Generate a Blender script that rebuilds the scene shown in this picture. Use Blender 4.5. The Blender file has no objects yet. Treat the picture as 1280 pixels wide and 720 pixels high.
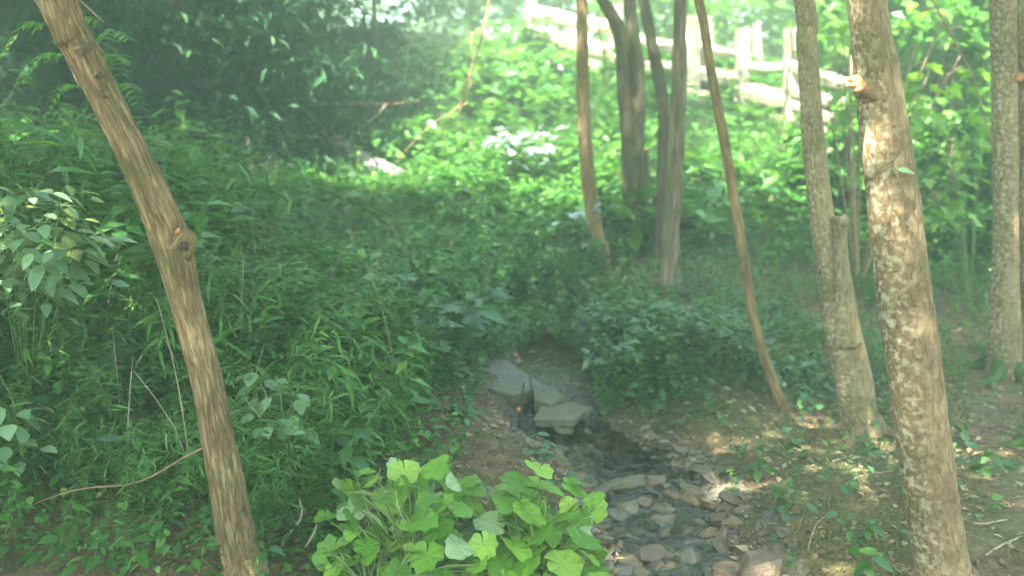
import bpy, math
import numpy as np
from mathutils import Vector

scene = bpy.context.scene
COL = scene.collection
rng = np.random.default_rng(11)
R = math.radians

# ------------------------------------------------------------------ camera
CAM = np.array([0.0, 0.0, 1.6]); PITCH = R(10.0); FPX = 1244.0
cam_d = bpy.data.cameras.new('camera')
cam = bpy.data.objects.new('camera', cam_d); COL.objects.link(cam)
cam.location = CAM; cam.rotation_euler = (R(90) - PITCH, 0, 0)
cam_d.sensor_width = 36.0; cam_d.lens = 36.0 * FPX / 1280.0
cam_d.clip_start = 0.05; cam_d.clip_end = 600.0
cam_d.dof.use_dof = True; cam_d.dof.focus_distance = 3.6; cam_d.dof.aperture_fstop = 1.6
scene.camera = cam

# ------------------------------------------------------------------ sky, sun, exposure
SUN_EL, SUN_AZ = R(60), R(208)          # azimuth clockwise from +Y: behind the camera, to its left
world = bpy.data.worlds.new('World'); scene.world = world; world.use_nodes = True
wn = world.node_tree.nodes; wl = world.node_tree.links
bg = wn['Background']; sky = wn.new('ShaderNodeTexSky')
sky.sky_type = 'NISHITA'; sky.sun_disc = False
sky.sun_elevation = SUN_EL; sky.sun_rotation = SUN_AZ
sky.air_density = 1.0; sky.dust_density = 3.0; sky.ozone_density = 1.0
wl.new(sky.outputs[0], bg.inputs[0]); bg.inputs[1].default_value = 0.12
sun_d = bpy.data.lights.new('sun', 'SUN'); sun_d.energy = 5.0; sun_d.angle = R(0.6); sun_d.color = (1.0, 0.95, 0.86)
sun = bpy.data.objects.new('sun', sun_d); COL.objects.link(sun)
sdir = Vector((math.sin(SUN_AZ) * math.cos(SUN_EL), math.cos(SUN_AZ) * math.cos(SUN_EL), math.sin(SUN_EL)))
sun.rotation_euler = sdir.to_track_quat('Z', 'Y').to_euler()
sun.location = sdir * 40
vs = scene.view_settings
vs.view_transform = 'Standard'; vs.look = 'None'; vs.gamma = 1.0; vs.use_curve_mapping = False
vs.exposure = 3.45
cy = scene.cycles
cy.max_bounces = 7; cy.diffuse_bounces = 4; cy.glossy_bounces = 2; cy.transmission_bounces = 4
cy.transparent_max_bounces = 6; cy.volume_bounces = 1
cy.caustics_reflective = False; cy.caustics_refractive = False
cy.use_denoising = True; cy.sample_clamp_indirect = 6.0
HAZE_DENSITY = 0.0135

# ------------------------------------------------------------------ numeric helpers
_F = np.array([0, math.cos(PITCH), -math.sin(PITCH)]); _U = np.array([0, math.sin(PITCH), math.cos(PITCH)])
def P(px, py, Y):
    "world point seen at photo pixel px,py standing at world distance Y"
    d = _F + np.array([1.0, 0, 0]) * ((px - 640) / FPX) + _U * ((360 - py) / FPX)
    return CAM + d * (Y / d[1])
def pxm(px_w, p):
    "metres of px_w photo pixels at world point p"
    return px_w * float(np.dot(np.asarray(p) - CAM, _F)) / FPX

def _hash(i, j, k):
    i = i.astype(np.int64); j = j.astype(np.int64); k = k.astype(np.int64)
    h = (i * 374761393 + j * 668265263 + k * 2147483647) & 0xffffffff
    h = ((h ^ (h >> 13)) * 1274126177) & 0xffffffff
    return ((h ^ (h >> 16)) & 0xffff) / 65535.0
def noise3(x, y, z):
    x = np.asarray(x, float); y = np.asarray(y, float) + 0 * x; z = np.asarray(z, float) + 0 * x
    xi, yi, zi = np.floor(x), np.floor(y), np.floor(z)
    fx, fy, fz = x - xi, y - yi, z - zi
    fx = fx * fx * (3 - 2 * fx); fy = fy * fy * (3 - 2 * fy); fz = fz * fz * (3 - 2 * fz)
    def c(a, b, d): return _hash(xi + a, yi + b, zi + d)
    x00 = c(0,0,0) * (1-fx) + c(1,0,0) * fx; x10 = c(0,1,0) * (1-fx) + c(1,1,0) * fx
    x01 = c(0,0,1) * (1-fx) + c(1,0,1) * fx; x11 = c(0,1,1) * (1-fx) + c(1,1,1) * fx
    return (x00 * (1-fy) + x10 * fy) * (1-fz) + (x01 * (1-fy) + x11 * fy) * fz
def fbm(x, y, z, o=3):
    s = 0; a = 0.5
    for k in range(o):
        s = s + a * (noise3(x * 2**k, np.asarray(y) * 2**k, np.asarray(z) * 2**k + 17 * k) - 0.5); a *= 0.5
    return s
def sstep(a, b, x):
    t = np.clip((x - a) / (b - a), 0, 1); return t * t * (3 - 2 * t)

# ------------------------------------------------------------------ terrain function
ctrl = [P(*c) for c in [
    (850,720,3.45),(820,640,4.0),(790,590,4.4),(740,545,4.85),(690,528,5.05),(690,465,5.7),(680,420,6.5),(655,370,7.5),(640,330,8.3),
    (540,575,4.2),(550,500,5.0),(580,452,5.8),(540,430,6.0),
    (1185,760,3.3),(1080,555,4.9),(980,522,5.2),(1257,475,6.0),(835,375,7.2),(793,315,8.3),(757,345,7.7),
    (1240,600,4.3),(1150,640,3.9),(1000,640,4.0),(1000,450,6.2),(1000,350,7.8),(1000,260,9.3),(1000,190,10.5),
    (985,168,11.0),(870,133,11.7),(700,108,12.5),(663,60,13.8),(1060,182,10.5),(1250,200,11.0),(1250,330,8.5),
    (600,110,12.5),(600,200,10.5),(600,280,9.0)]]
ctrl += [np.array(c, float) for c in [
    (-.8,3,.08),(-1,4,.16),(-2,4,.28),(-2,7,.5),(-3,10,1.0),(-1.2,10,.95),(-1,13,1.95),(-4,14,2.0),(-1,2,0),(-3,2,.12),(-.3,3.2,-.03),
    (-4.5,5,.5),(-6,9,1.1),(1,16,2.3),(6,16,1.8),(-2,18,3.0),(-6,18,3.0),(0,-3,-.1),(-4,-3,.1),(4,-3,0),(3.5,1,-.05),(.3,2,-.12),(.7,2.6,-.12),(6,6,.05),(7,10,.9),(.9,.5,-.15)]]
ctrl = np.array(ctrl)
def _tps(r2): return 0.5 * r2 * np.log(r2 + 1e-9)
_n = len(ctrl)
_A = np.zeros((_n + 3, _n + 3)); _d2 = ((ctrl[:, None, :2] - ctrl[None, :, :2]) ** 2).sum(-1)
_A[:_n, :_n] = _tps(_d2) + np.eye(_n) * 0.02
_A[:_n, _n] = 1; _A[:_n, _n+1:] = ctrl[:, :2]; _A[_n, :_n] = 1; _A[_n+1:, :_n] = ctrl[:, :2].T
_w = np.linalg.solve(_A, np.concatenate([ctrl[:, 2], np.zeros(3)]))
stream_px = [(905,800,3.0),(860,720,3.45),(822,640,4.0),(792,590,4.4),(735,548,4.85),(700,528,5.05),(692,480,5.55),(685,440,6.2),(676,408,6.85)]
STREAM = np.array([P(*s)[:2] for s in stream_px])
STREAM = np.vstack([[0.75, 1.2], [0.68, 2.2], STREAM])
TRUNKS = []
def stream_dist(x, y):
    best = np.full(np.shape(x), 1e9)
    for a, b in zip(STREAM[:-1], STREAM[1:]):
        ab = b - a; t = np.clip(((x - a[0]) * ab[0] + (y - a[1]) * ab[1]) / (ab @ ab), 0, 1)
        best = np.minimum(best, np.hypot(x - a[0] - t * ab[0], y - a[1] - t * ab[1]))
    return best
def smooth_z(x, y):
    x = np.asarray(x, float); y = np.asarray(y, float)
    z = _w[_n] + _w[_n+1] * x + _w[_n+2] * y
    for i in range(_n):
        z = z + _w[i] * _tps((x - ctrl[i, 0]) ** 2 + (y - ctrl[i, 1]) ** 2)
    r = np.hypot(x, y - 7); w = 1 - sstep(11, 20, r)
    far = 2.6 * sstep(-8, 20, y) + 0.02 * np.maximum(y - 20, 0)
    return np.where(w > 0, z * w, 0) + far * (1 - w)
def water_z(x, y):
    return smooth_z(x, y) - 0.03
def ground_z(x, y):
    x = np.asarray(x, float); y = np.asarray(y, float)
    z = smooth_z(x, y)
    d = stream_dist(x, y)
    half = 0.30 - 0.02 * np.clip(y - 4, 0, 4)
    z = z - 0.085 * (1 - sstep(half * 0.55, half * 1.25, d))
    z = z + 0.05 * (sstep(half, half * 2.2, d)) * (y < 9)
    z = z + 0.10 * fbm(x * 1.3, y * 1.3, 3.1) + 0.05 * fbm(x * 6, y * 6, 9.1)
    return z
def gz(x, y): return float(ground_z(np.array([x]), np.array([y]))[0])

# ------------------------------------------------------------------ mesh helpers
def mesh(name, V, F, mats, smooth=True, midx=None, attrs=None):
    me = bpy.data.meshes.new(name)
    V = np.asarray(V, np.float32); F = np.asarray(F, np.int32)
    k = F.shape[1]
    me.vertices.add(len(V)); me.vertices.foreach_set('co', V.ravel())
    me.loops.add(F.size); me.loops.foreach_set('vertex_index', F.ravel())
    me.polygons.add(len(F)); me.polygons.foreach_set('loop_start', np.arange(0, F.size, k, dtype=np.int32))
    me.polygons.foreach_set('use_smooth', np.full(len(F), smooth))
    for m in (mats if isinstance(mats, (list, tuple)) else [mats]): me.materials.append(m)
    if midx is not None: me.polygons.foreach_set('material_index', np.asarray(midx, np.int32))
    for an, av in (attrs or {}).items():
        if np.ndim(av) == 2:
            a = me.attributes.new(an, 'FLOAT_VECTOR', 'POINT'); a.data.foreach_set('vector', np.asarray(av, np.float32).ravel())
        else:
            a = me.attributes.new(an, 'FLOAT', 'POINT'); a.data.foreach_set('value', np.asarray(av, np.float32))
    me.update(); me.validate()
    return me
def link(name, me, parent=None, loc=None, label=None, cat=None, group=None, kind=None):
    o = bpy.data.objects.new(name, me); COL.objects.link(o)
    if parent is not None: o.parent = parent
    if loc is not None: o.location = [float(v) for v in loc]
    if label: o['label'] = label
    if cat: o['category'] = cat
    if group: o['group'] = group
    if kind: o['kind'] = kind
    return o
def thing(name, loc, label, cat, group=None): return link(name, None, None, loc, label, cat, group)

class MB:
    "collects triangles"
    def __init__(s): s.V = []; s.F = []; s.M = []; s.A = []; s.n = 0
    def add(s, V, F, m=0, A=None):
        V = np.asarray(V, float); F = np.asarray(F, np.int64)
        s.V.append(V); s.F.append(F + s.n); s.M.append(np.full(len(F), m)); s.n += len(V)
        s.A.append(A if A is not None else V * 1.0)
    def mesh(s, name, mats, smooth=True, off=None, attr=False):
        V = np.vstack(s.V)
        if off is not None: V = V - np.asarray(off)
        return mesh(name, V, np.vstack(s.F), mats, smooth, np.concatenate(s.M), {'bark': np.vstack(s.A)} if attr else None)

def catmull(P_, n):
    P_ = np.asarray(P_, float); Q = np.vstack([2*P_[0]-P_[1], P_, 2*P_[-1]-P_[-2]]); out = []
    m = len(P_) - 1
    for t in np.linspace(0, m, n):
        i = min(int(t), m - 1); u = t - i
        a, b, c, d = Q[i], Q[i+1], Q[i+2], Q[i+3]
        out.append(0.5 * ((2*b) + (c-a)*u + (2*a-5*b+4*c-d)*u*u + (3*b-a-3*c+d)*u**3))
    return np.array(out)
def resample(pts, rad, step):
    Q = np.hstack([np.asarray(pts, float), np.asarray(rad, float)[:, None]])
    L = np.linalg.norm(np.diff(Q[:, :3], axis=0), axis=1).sum()
    C = catmull(Q, max(4, int(L / step)) + 1)
    return C[:, :3], np.maximum(C[:, 3], 1e-4)
def tube(pts, rad, sides=8, amp=0.0, k=3.0, m=3.0, seed=0.0, lump=0.0, square=0.0, cap=True, ridge=False):
    "returns V, F(tris), bark coords"
    pts = np.asarray(pts, float); rad = np.asarray(rad, float); n = len(pts)
    T = np.gradient(pts, axis=0); T /= np.linalg.norm(T, axis=1)[:, None] + 1e-12
    N = np.zeros_like(T); v = np.array([1.0, 0.13, 0.07]); 
    if abs(T[0] @ v) > 0.85: v = np.array([0.05, 1.0, 0.2])
    for i in range(n):
        v = v - T[i] * (v @ T[i]); v /= np.linalg.norm(v); N[i] = v
    B = np.cross(T, N)
    s = np.concatenate([[0], np.cumsum(np.linalg.norm(np.diff(pts, axis=0), axis=1))])
    a = np.arange(sides) * 2 * math.pi / sides
    ca, sa = np.cos(a)[None, :], np.sin(a)[None, :]
    S = s[:, None] + 0 * ca
    rr = np.repeat(rad[:, None], sides, 1)
    if square > 0:
        q = 1 / np.maximum(np.abs(ca), np.abs(sa)); rr = rr * (1 + square * (q - 1.15))
    if amp > 0:
        nz = noise3(ca * k + seed + 0 * S, sa * k + 5 + 0 * S, S * m)
        if ridge: nz = 1.6 * np.abs(nz - 0.5)
        n2 = noise3(ca * 2 * k + seed + 0 * S, sa * 2 * k + 9 + 0 * S, S * m * 2.3)
        rr = rr * (1 + amp * ((nz - 0.5) + 0.5 * (n2 - 0.5)))
    if lump > 0:
        rr = rr * (1 + lump * (noise3(ca * 1.1 + seed + 0 * S, sa * 1.1 + 2 + 0 * S, S * 2.2 + seed) - 0.5))
    V = pts[:, None, :] + rr[..., None] * (ca[..., None] * N[:, None, :] + sa[..., None] * B[:, None, :])
    r0 = float(rad.mean())
    A = np.stack([ca * r0 + 0 * S + seed, sa * r0 + 0 * S, S], -1).reshape(-1, 3)
    V = V.reshape(-1, 3)
    i = np.arange(n - 1)[:, None] * sides; j = np.arange(sides)[None, :]; j2 = (j + 1) % sides
    q = np.stack([i + j, i + j2, i + sides + j2, i + sides + j], -1).reshape(-1, 4)
    F = np.vstack([q[:, [0, 1, 2]], q[:, [0, 2, 3]]])
    if cap:
        nv = len(V); V = np.vstack([V, pts[0], pts[-1]]); A = np.vstack([A, A[0], A[-1]])
        jj = np.arange(sides); f0 = np.stack([jj * 0 + nv, (jj + 1) % sides, jj], -1)
        e = (n - 1) * sides; f1 = np.stack([jj * 0 + nv + 1, e + jj, e + (jj + 1) % sides], -1)
        F = np.vstack([F, f0, f1])
    return V, F, A

# leaf templates: unit length along +x, up +z
def leaf_simple(w=0.5):
    V = np.array([[0,0,0],[1,0,-.12],[.42,w/2,.07],[.42,-w/2,.07]]); return V, np.array([[0,1,2],[0,3,1]])
def leaf_oval(w=0.5, droop=.25, tip=1.0):
    xs = np.array([.12,.35,.62,.85]); ws = np.array([.62,1.0,.78,.34]) * w / 2
    V = [[0,0,0]]; F = []
    for x, h in zip(xs, ws):
        zz = -droop * x * x; V += [[x,0,zz],[x,h,zz + .16*h],[x,-h,zz + .16*h]]
    V.append([tip,0,-droop])
    F += [[0,1,2],[0,3,1]]
    for k in range(3):
        a = 1 + 3*k; b = a + 3
        F += [[a,b,b+1],[a,b+1,a+1],[a,a+2,b+2],[a,b+2,b]]
    e = len(V) - 1; F += [[10,e,11],[10,12,e]]
    return np.array(V, float), np.array(F)
def leaf_mid(w=0.5, droop=.2):
    h = w / 2; V = [[0,0,0],[.28,h*.92,.05-droop*.08],[.28,-h*.92,.05-droop*.08],[.66,h*.8,.04-droop*.44],[.66,-h*.8,.04-droop*.44],[1,0,-droop],[.3,0,-droop*.09],[.66,0,-droop*.44]]
    return np.array(V, float), np.array([[0,6,1],[0,2,6],[1,6,7],[1,7,3],[2,7,6],[2,4,7],[3,7,5],[4,5,7]])
def leaf_blade(w=0.09, droop=.5):
    V = [[0,0,0]]
    for x, h in zip((.3, .68), (w*.5, w*.36)): V += [[x,h,-droop*x*x],[x,-h,-droop*x*x]]
    V.append([1,0,-droop])
    F = [[0,2,1],[1,2,4],[1,4,3],[3,4,5]]
    return np.array(V, float), np.array(F)
def leaf_round(seed, lobes=9, notch=.35, cup=.18):
    "broad kidney leaf with scalloped edge, stalk at the origin"
    g = np.random.default_rng(seed); n = 36
    a = np.linspace(-math.pi * .975, math.pi * .975, n)
    r = .52 * (1 + .075 * np.cos(a * (6 + seed % 3) + g.uniform(0, 6)) + .09 * np.cos(a * 3 + g.uniform(0, 6)) + .05 * g.uniform(-1, 1, n))
    r = r * (1 + .10 * np.cos(a)) 
    V = [[0,0,0]]; F = []
    for f in (.33, .68, 1.0):
        for ai, ri in zip(a, r):
            x, y = ri * f * math.cos(ai), ri * f * math.sin(ai)
            z = cup * f * f * .5 + .016 * math.cos(ai * 7) * f + .06 * math.sin(ai * 2 + seed) * f * f - .10 * f**3 * (.5 + .5 * math.cos(ai*2+seed))
            V.append([x, y, z])
    for i in range(n - 1): F.append([0, 1 + i, 2 + i])
    for k in range(2):
        o = 1 + k * n; p = o + n
        for i in range(n - 1): F += [[o+i, p+i, p+i+1], [o+i, p+i+1, o+i+1]]
    return np.array(V, float), np.array(F)
def leaf_maple(seed=0):
    ang = np.array([-150,-128,-100,-72,-55,-38,-22,-10,0,10,22,38,55,72,100,128,150]) * math.pi / 180
    rad = np.array([.18,.42,.30,.58,.52,.36,.62,.80,1.0,.80,.62,.36,.52,.58,.30,.42,.18])
    V = [[0.3,0,0.03]]; F = []
    for a, r in zip(ang, rad):
        V.append([.3 + .7*r*math.cos(a), .75*r*math.sin(a), -.12*r*r + .03*math.cos(a*6)])
    V.append([.3-.15,0,0])
    for i in range(1, len(V)-1): F.append([0, i, i+1])
    F.append([0, len(V)-1, 1])
    return np.array(V, float), np.array(F)

def rotm(az, pit, roll):
    az, pit, roll = np.broadcast_arrays(np.asarray(az, float), np.asarray(pit, float), np.asarray(roll, float))
    ca, sa, cp, sp, cr, sr = np.cos(az), np.sin(az), np.cos(pit), np.sin(pit), np.cos(roll), np.sin(roll)
    X = np.stack([ca*cp, sa*cp, sp], -1); Y0 = np.stack([-sa, ca, 0*ca], -1); Z0 = np.cross(X, Y0)
    Yv = Y0 * cr[..., None] + Z0 * sr[..., None]; Zv = np.cross(X, Yv)
    return np.stack([X, Yv, Zv], -1)
def place(tmpl, pos, rot, size):
    V, F = tmpl; n = len(pos); size = np.asarray(size, float) * np.ones(n)
    W = np.einsum('nij,vj->nvi', rot, V) * size[:, None, None] + np.asarray(pos)[:, None, :]
    FF = F[None] + (np.arange(n) * len(V))[:, None, None]
    return W.reshape(-1, 3), FF.reshape(-1, 3)
def matrix(pos, rot, size):
    from mathutils import Matrix
    M = np.eye(4); M[:3, :3] = rot * size; M[:3, 3] = pos; return Matrix(M.tolist())

# ------------------------------------------------------------------ materials
def newmat(name):
    m = bpy.data.materials.new(name); m.use_nodes = True
    nt = m.node_tree; nt.nodes.clear(); out = nt.nodes.new('ShaderNodeOutputMaterial'); return m, nt, out
def nd(nt, typ, **kw):
    n = nt.nodes.new(typ)
    for k, v in kw.items():
        if k in ('noise_dimensions', 'operation', 'blend_type', 'data_type', 'feature', 'attribute_name', 'attribute_type', 'wave_type', 'invert'): setattr(n, k, v)
        else: n.inputs[k.replace('_', ' ')].default_value = v
    return n
def ramp(nt, src, stops):
    r = nt.nodes.new('ShaderNodeValToRGB'); e = r.color_ramp.elements
    while len(e) < len(stops): e.new(0.5)
    for el, (p, c) in zip(e, stops):
        el.position = p; el.color = (*c, 1) if len(c) == 3 else c
    nt.links.new(src, r.inputs[0]); return r.outputs[0]
def mixc(nt, fac, a, b, mode='MIX'):
    n = nt.nodes.new('ShaderNodeMix'); n.data_type = 'RGBA'; n.blend_type = mode
    for sock, v in ((n.inputs[0], fac), (n.inputs[6], a), (n.inputs[7], b)):
        if hasattr(v, 'is_linked') or hasattr(v, 'node'): nt.links.new(v, sock)
        else: sock.default_value = v if not isinstance(v, tuple) else (*v, 1)
    return n.outputs[2]
def leafmat(name, cols, under=None, gloss=.38, trans=.35, spec=.4, tcol=None, obj_rand=False):
    "leaf: colour varies from leaf to leaf, light passes through, waxy top"
    m, nt, out = newmat(name); L = nt.links
    if obj_rand: src = nt.nodes.new('ShaderNodeObjectInfo').outputs['Random']
    else: src = nt.nodes.new('ShaderNodeNewGeometry').outputs['Random Per Island']
    c = ramp(nt, src, [(i / max(1, len(cols) - 1), x) for i, x in enumerate(cols)])
    geo = nt.nodes.new('ShaderNodeNewGeometry')
    tc = nt.nodes.new('ShaderNodeTexCoord')
    nz = nd(nt, 'ShaderNodeTexNoise', Scale=1.6 if not obj_rand else 4.0, Detail=3.0); L.new(geo.outputs['Position'], nz.inputs['Vector'])
    v = ramp(nt, nz.outputs[0], [(.3, (.62,.66,.6)), (.7, (1.25,1.2,1.15))])
    c = mixc(nt, 1.0, c, v, 'MULTIPLY')
    if under is not None: c = mixc(nt, geo.outputs['Backfacing'], c, under)
    b = nt.nodes.new('ShaderNodeBsdfPrincipled'); L.new(c, b.inputs['Base Color'])
    b.inputs['Roughness'].default_value = gloss; b.inputs['Specular IOR Level'].default_value = spec
    t = nt.nodes.new('ShaderNodeBsdfTranslucent'); L.new(mixc(nt, 1.0, c, tcol or (1.25,1.25,.55), 'MULTIPLY'), t.inputs[0])
    mx = nt.nodes.new('ShaderNodeMixShader'); mx.inputs[0].default_value = trans
    L.new(b.outputs[0], mx.inputs[1]); L.new(t.outputs[0], mx.inputs[2]); L.new(mx.outputs[0], out.inputs[0])
    return m
def veined(m):
    "pale ribs fanning out from the stalk, and a faint quilting between them"
    nt = m.node_tree; L = nt.links; b = next(n for n in nt.nodes if n.type == 'BSDF_PRINCIPLED'); c = b.inputs['Base Color'].links[0].from_socket
    tc = nt.nodes.new('ShaderNodeTexCoord'); sp = nt.nodes.new('ShaderNodeSeparateXYZ'); L.new(tc.outputs['Object'], sp.inputs[0])
    at = nd(nt, 'ShaderNodeMath', operation='ARCTAN2'); L.new(sp.outputs[1], at.inputs[0]); L.new(sp.outputs[0], at.inputs[1])
    mu = nd(nt, 'ShaderNodeMath', operation='MULTIPLY'); L.new(at.outputs[0], mu.inputs[0]); mu.inputs[1].default_value = 4.5
    si = nd(nt, 'ShaderNodeMath', operation='SINE'); L.new(mu.outputs[0], si.inputs[0])
    ab = nd(nt, 'ShaderNodeMath', operation='ABSOLUTE'); L.new(si.outputs[0], ab.inputs[0])
    f = ramp(nt, ab.outputs[0], [(0, (.45,)*3), (.11, (0,)*3)])
    nz = nd(nt, 'ShaderNodeTexNoise', Scale=9.0, Detail=4.0); L.new(tc.outputs['Object'], nz.inputs['Vector'])
    c2 = mixc(nt, 1.0, c, ramp(nt, nz.outputs[0], [(.3, (.74,.78,.7)), (.7, (1.15,1.12,1.1))]), 'MULTIPLY')
    c2 = mixc(nt, f, c2, (.26,.46,.13)); n9 = nd(nt, 'ShaderNodeTexNoise', Scale=6.0, Detail=3.0); geo9 = nt.nodes.new('ShaderNodeNewGeometry'); L.new(geo9.outputs['Position'], n9.inputs['Vector']); n9.inputs['Scale'].default_value = 38.0; c2 = mixc(nt, ramp(nt, n9.outputs[0], [(.66, (0,)*3), (.72, (.75,)*3)]), c2, (.24,.22,.07)); L.new(c2, b.inputs['Base Color'])
    bp = nt.nodes.new('ShaderNodeBump'); bp.inputs['Strength'].default_value = .2; bp.inputs['Distance'].default_value = .02
    ad = nd(nt, 'ShaderNodeMath', operation='ADD'); L.new(nz.outputs[0], ad.inputs[0]); L.new(ab.outputs[0], ad.inputs[1]); L.new(ad.outputs[0], bp.inputs['Height']); L.new(bp.outputs[0], b.inputs['Normal'])
def barkmat(name, dark, mid, light, lichen=None, lich_amt=.5, scale=1.0, moss=.0, bump=.6, stretch=.14, crack=.7, lich_scale=17.0):
    m, nt, out = newmat(name); L = nt.links
    at = nd(nt, 'ShaderNodeAttribute', attribute_name='bark')
    mp = nt.nodes.new('ShaderNodeMapping'); mp.inputs['Scale'].default_value = (1, 1, stretch); L.new(at.outputs['Vector'], mp.inputs[0])
    n1 = nd(nt, 'ShaderNodeTexNoise', Scale=62.0 * scale, Detail=8.0, Roughness=.72, Distortion=.5); L.new(mp.outputs[0], n1.inputs['Vector'])
    n2 = nd(nt, 'ShaderNodeTexNoise', Scale=lich_scale, Detail=4.0); L.new(at.outputs['Vector'], n2.inputs['Vector'])
    dis = nt.nodes.new('ShaderNodeVectorMath'); dis.operation = 'MULTIPLY_ADD'; L.new(n1.outputs['Color'], dis.inputs[0]); dis.inputs[1].default_value = (.035, .035, .035); L.new(mp.outputs[0], dis.inputs[2])
    v = nd(nt, 'ShaderNodeTexVoronoi', Scale=38.0 * scale, feature='DISTANCE_TO_EDGE'); L.new(dis.outputs[0], v.inputs['Vector'])
    c = ramp(nt, n1.outputs[0], [(.28, dark), (.48, mid), (.72, light)])
    cr = ramp(nt, v.outputs['Distance'], [(.0, (.45,.42,.4)), (.16, (1,1,1))])
    c = mixc(nt, crack, c, cr, 'MULTIPLY')
    lo = nd(nt, 'ShaderNodeTexNoise', Scale=3.2, Detail=3.0); L.new(at.outputs['Vector'], lo.inputs['Vector'])
    c = mixc(nt, 1.0, c, ramp(nt, lo.outputs[0], [(.3, (.7,.68,.66)), (.7, (1.2,1.17,1.1))]), 'MULTIPLY')
    if lichen:
        f = ramp(nt, n2.outputs[0], [(.56 - .2*lich_amt, (0,0,0)), (.72 - .2*lich_amt, (.9,.9,.9))])
        geo = nt.nodes.new('ShaderNodeNewGeometry'); sp = nt.nodes.new('ShaderNodeSeparateXYZ'); L.new(geo.outputs['Normal'], sp.inputs[0])
        sm = nd(nt, 'ShaderNodeMath', operation='MULTIPLY_ADD'); L.new(sp.outputs['X'], sm.inputs[0]); sm.inputs[1].default_value = .5; sm.inputs[2].default_value = .5
        side = ramp(nt, sm.outputs[0], [(.10, (1,1,1)), (.58, (0,0,0))])       # lichen grows on the open side
        c = mixc(nt, mixc(nt, 1.0, f, mixc(nt, .10, side, (1.0,1.0,1.0)), 'MULTIPLY'), c, lichen)
    if moss > 0:
        n3 = nd(nt, 'ShaderNodeTexNoise', Scale=6.0, Detail=4.0); L.new(at.outputs['Vector'], n3.inputs['Vector'])
        c = mixc(nt, ramp(nt, n3.outputs[0], [(.5, (0,0,0)), (.68, (moss,moss,moss))]), c, (.07,.09,.02))
    b = nt.nodes.new('ShaderNodeBsdfPrincipled'); L.new(c, b.inputs['Base Color']); b.inputs['Roughness'].default_value = .85
    b.inputs['Specular IOR Level'].default_value = .25
    ad = nd(nt, 'ShaderNodeMath', operation='MULTIPLY'); L.new(n1.outputs[0], ad.inputs[0]); L.new(cr, ad.inputs[1])
    bp = nt.nodes.new('ShaderNodeBump'); bp.inputs['Strength'].default_value = bump; bp.inputs['Distance'].default_value = .012
    L.new(ad.outputs[0], bp.inputs['Height']); L.new(bp.outputs[0], b.inputs['Normal']); L.new(b.outputs[0], out.inputs[0])
    return m
def stonemat(name, a, b_, moss=0.0, rough=.35, ns=2.3):
    m, nt, out = newmat(name); L = nt.links
    tc = nt.nodes.new('ShaderNodeTexCoord'); oi = nt.nodes.new('ShaderNodeObjectInfo')
    ad = nt.nodes.new('ShaderNodeVectorMath'); L.new(tc.outputs['Object'], ad.inputs[0]); L.new(oi.outputs['Location'], ad.inputs[1])
    n1 = nd(nt, 'ShaderNodeTexNoise', Scale=ns, Detail=8.0, Roughness=.75); L.new(ad.outputs[0], n1.inputs['Vector'])
    c = ramp(nt, n1.outputs[0], [(.3, a), (.7, b_)])
    c = mixc(nt, 1.0, c, ramp(nt, oi.outputs['Random'], [(0, (.65,.66,.7)), (.5, (1,1,1)), (1, (1.25,1.08,.9))]), 'MULTIPLY')
    if moss > 0:
        geo = nt.nodes.new('ShaderNodeNewGeometry'); sp = nt.nodes.new('ShaderNodeSeparateXYZ'); L.new(geo.outputs['Normal'], sp.inputs[0])
        n2 = nd(nt, 'ShaderNodeTexNoise', Scale=3.0, Detail=4.0); L.new(ad.outputs[0], n2.inputs['Vector'])
        f = ramp(nt, n2.outputs[0], [(.42, (0,0,0)), (.6, (moss,moss,moss))]); c = mixc(nt, f, c, (.075,.085,.022))
    b = nt.nodes.new('ShaderNodeBsdfPrincipled'); L.new(c, b.inputs['Base Color'])
    L.new(ramp(nt, n1.outputs[0], [(.3, (rough,)*3), (.8, (rough+.4,)*3)]), b.inputs['Roughness'])
    n3 = nd(nt, 'ShaderNodeTexNoise', Scale=ns * 4, Detail=6.0); L.new(ad.outputs[0], n3.inputs['Vector'])
    bp = nt.nodes.new('ShaderNodeBump'); bp.inputs['Strength'].default_value = .5; bp.inputs['Distance'].default_value = .02
    L.new(n3.outputs[0], bp.inputs['Height']); L.new(bp.outputs[0], b.inputs['Normal']); L.new(b.outputs[0], out.inputs[0])
    return m
def plainmat(name, a, b_, scale=20.0, rough=.8):
    m, nt, out = newmat(name); L = nt.links
    tc = nt.nodes.new('ShaderNodeTexCoord'); n1 = nd(nt, 'ShaderNodeTexNoise', Scale=scale, Detail=4.0); L.new(tc.outputs['Object'], n1.inputs['Vector'])
    b = nt.nodes.new('ShaderNodeBsdfPrincipled'); L.new(ramp(nt, n1.outputs[0], [(.35, a), (.65, b_)]), b.inputs['Base Color'])
    b.inputs['Roughness'].default_value = rough; L.new(b.outputs[0], out.inputs[0]); return m

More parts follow.
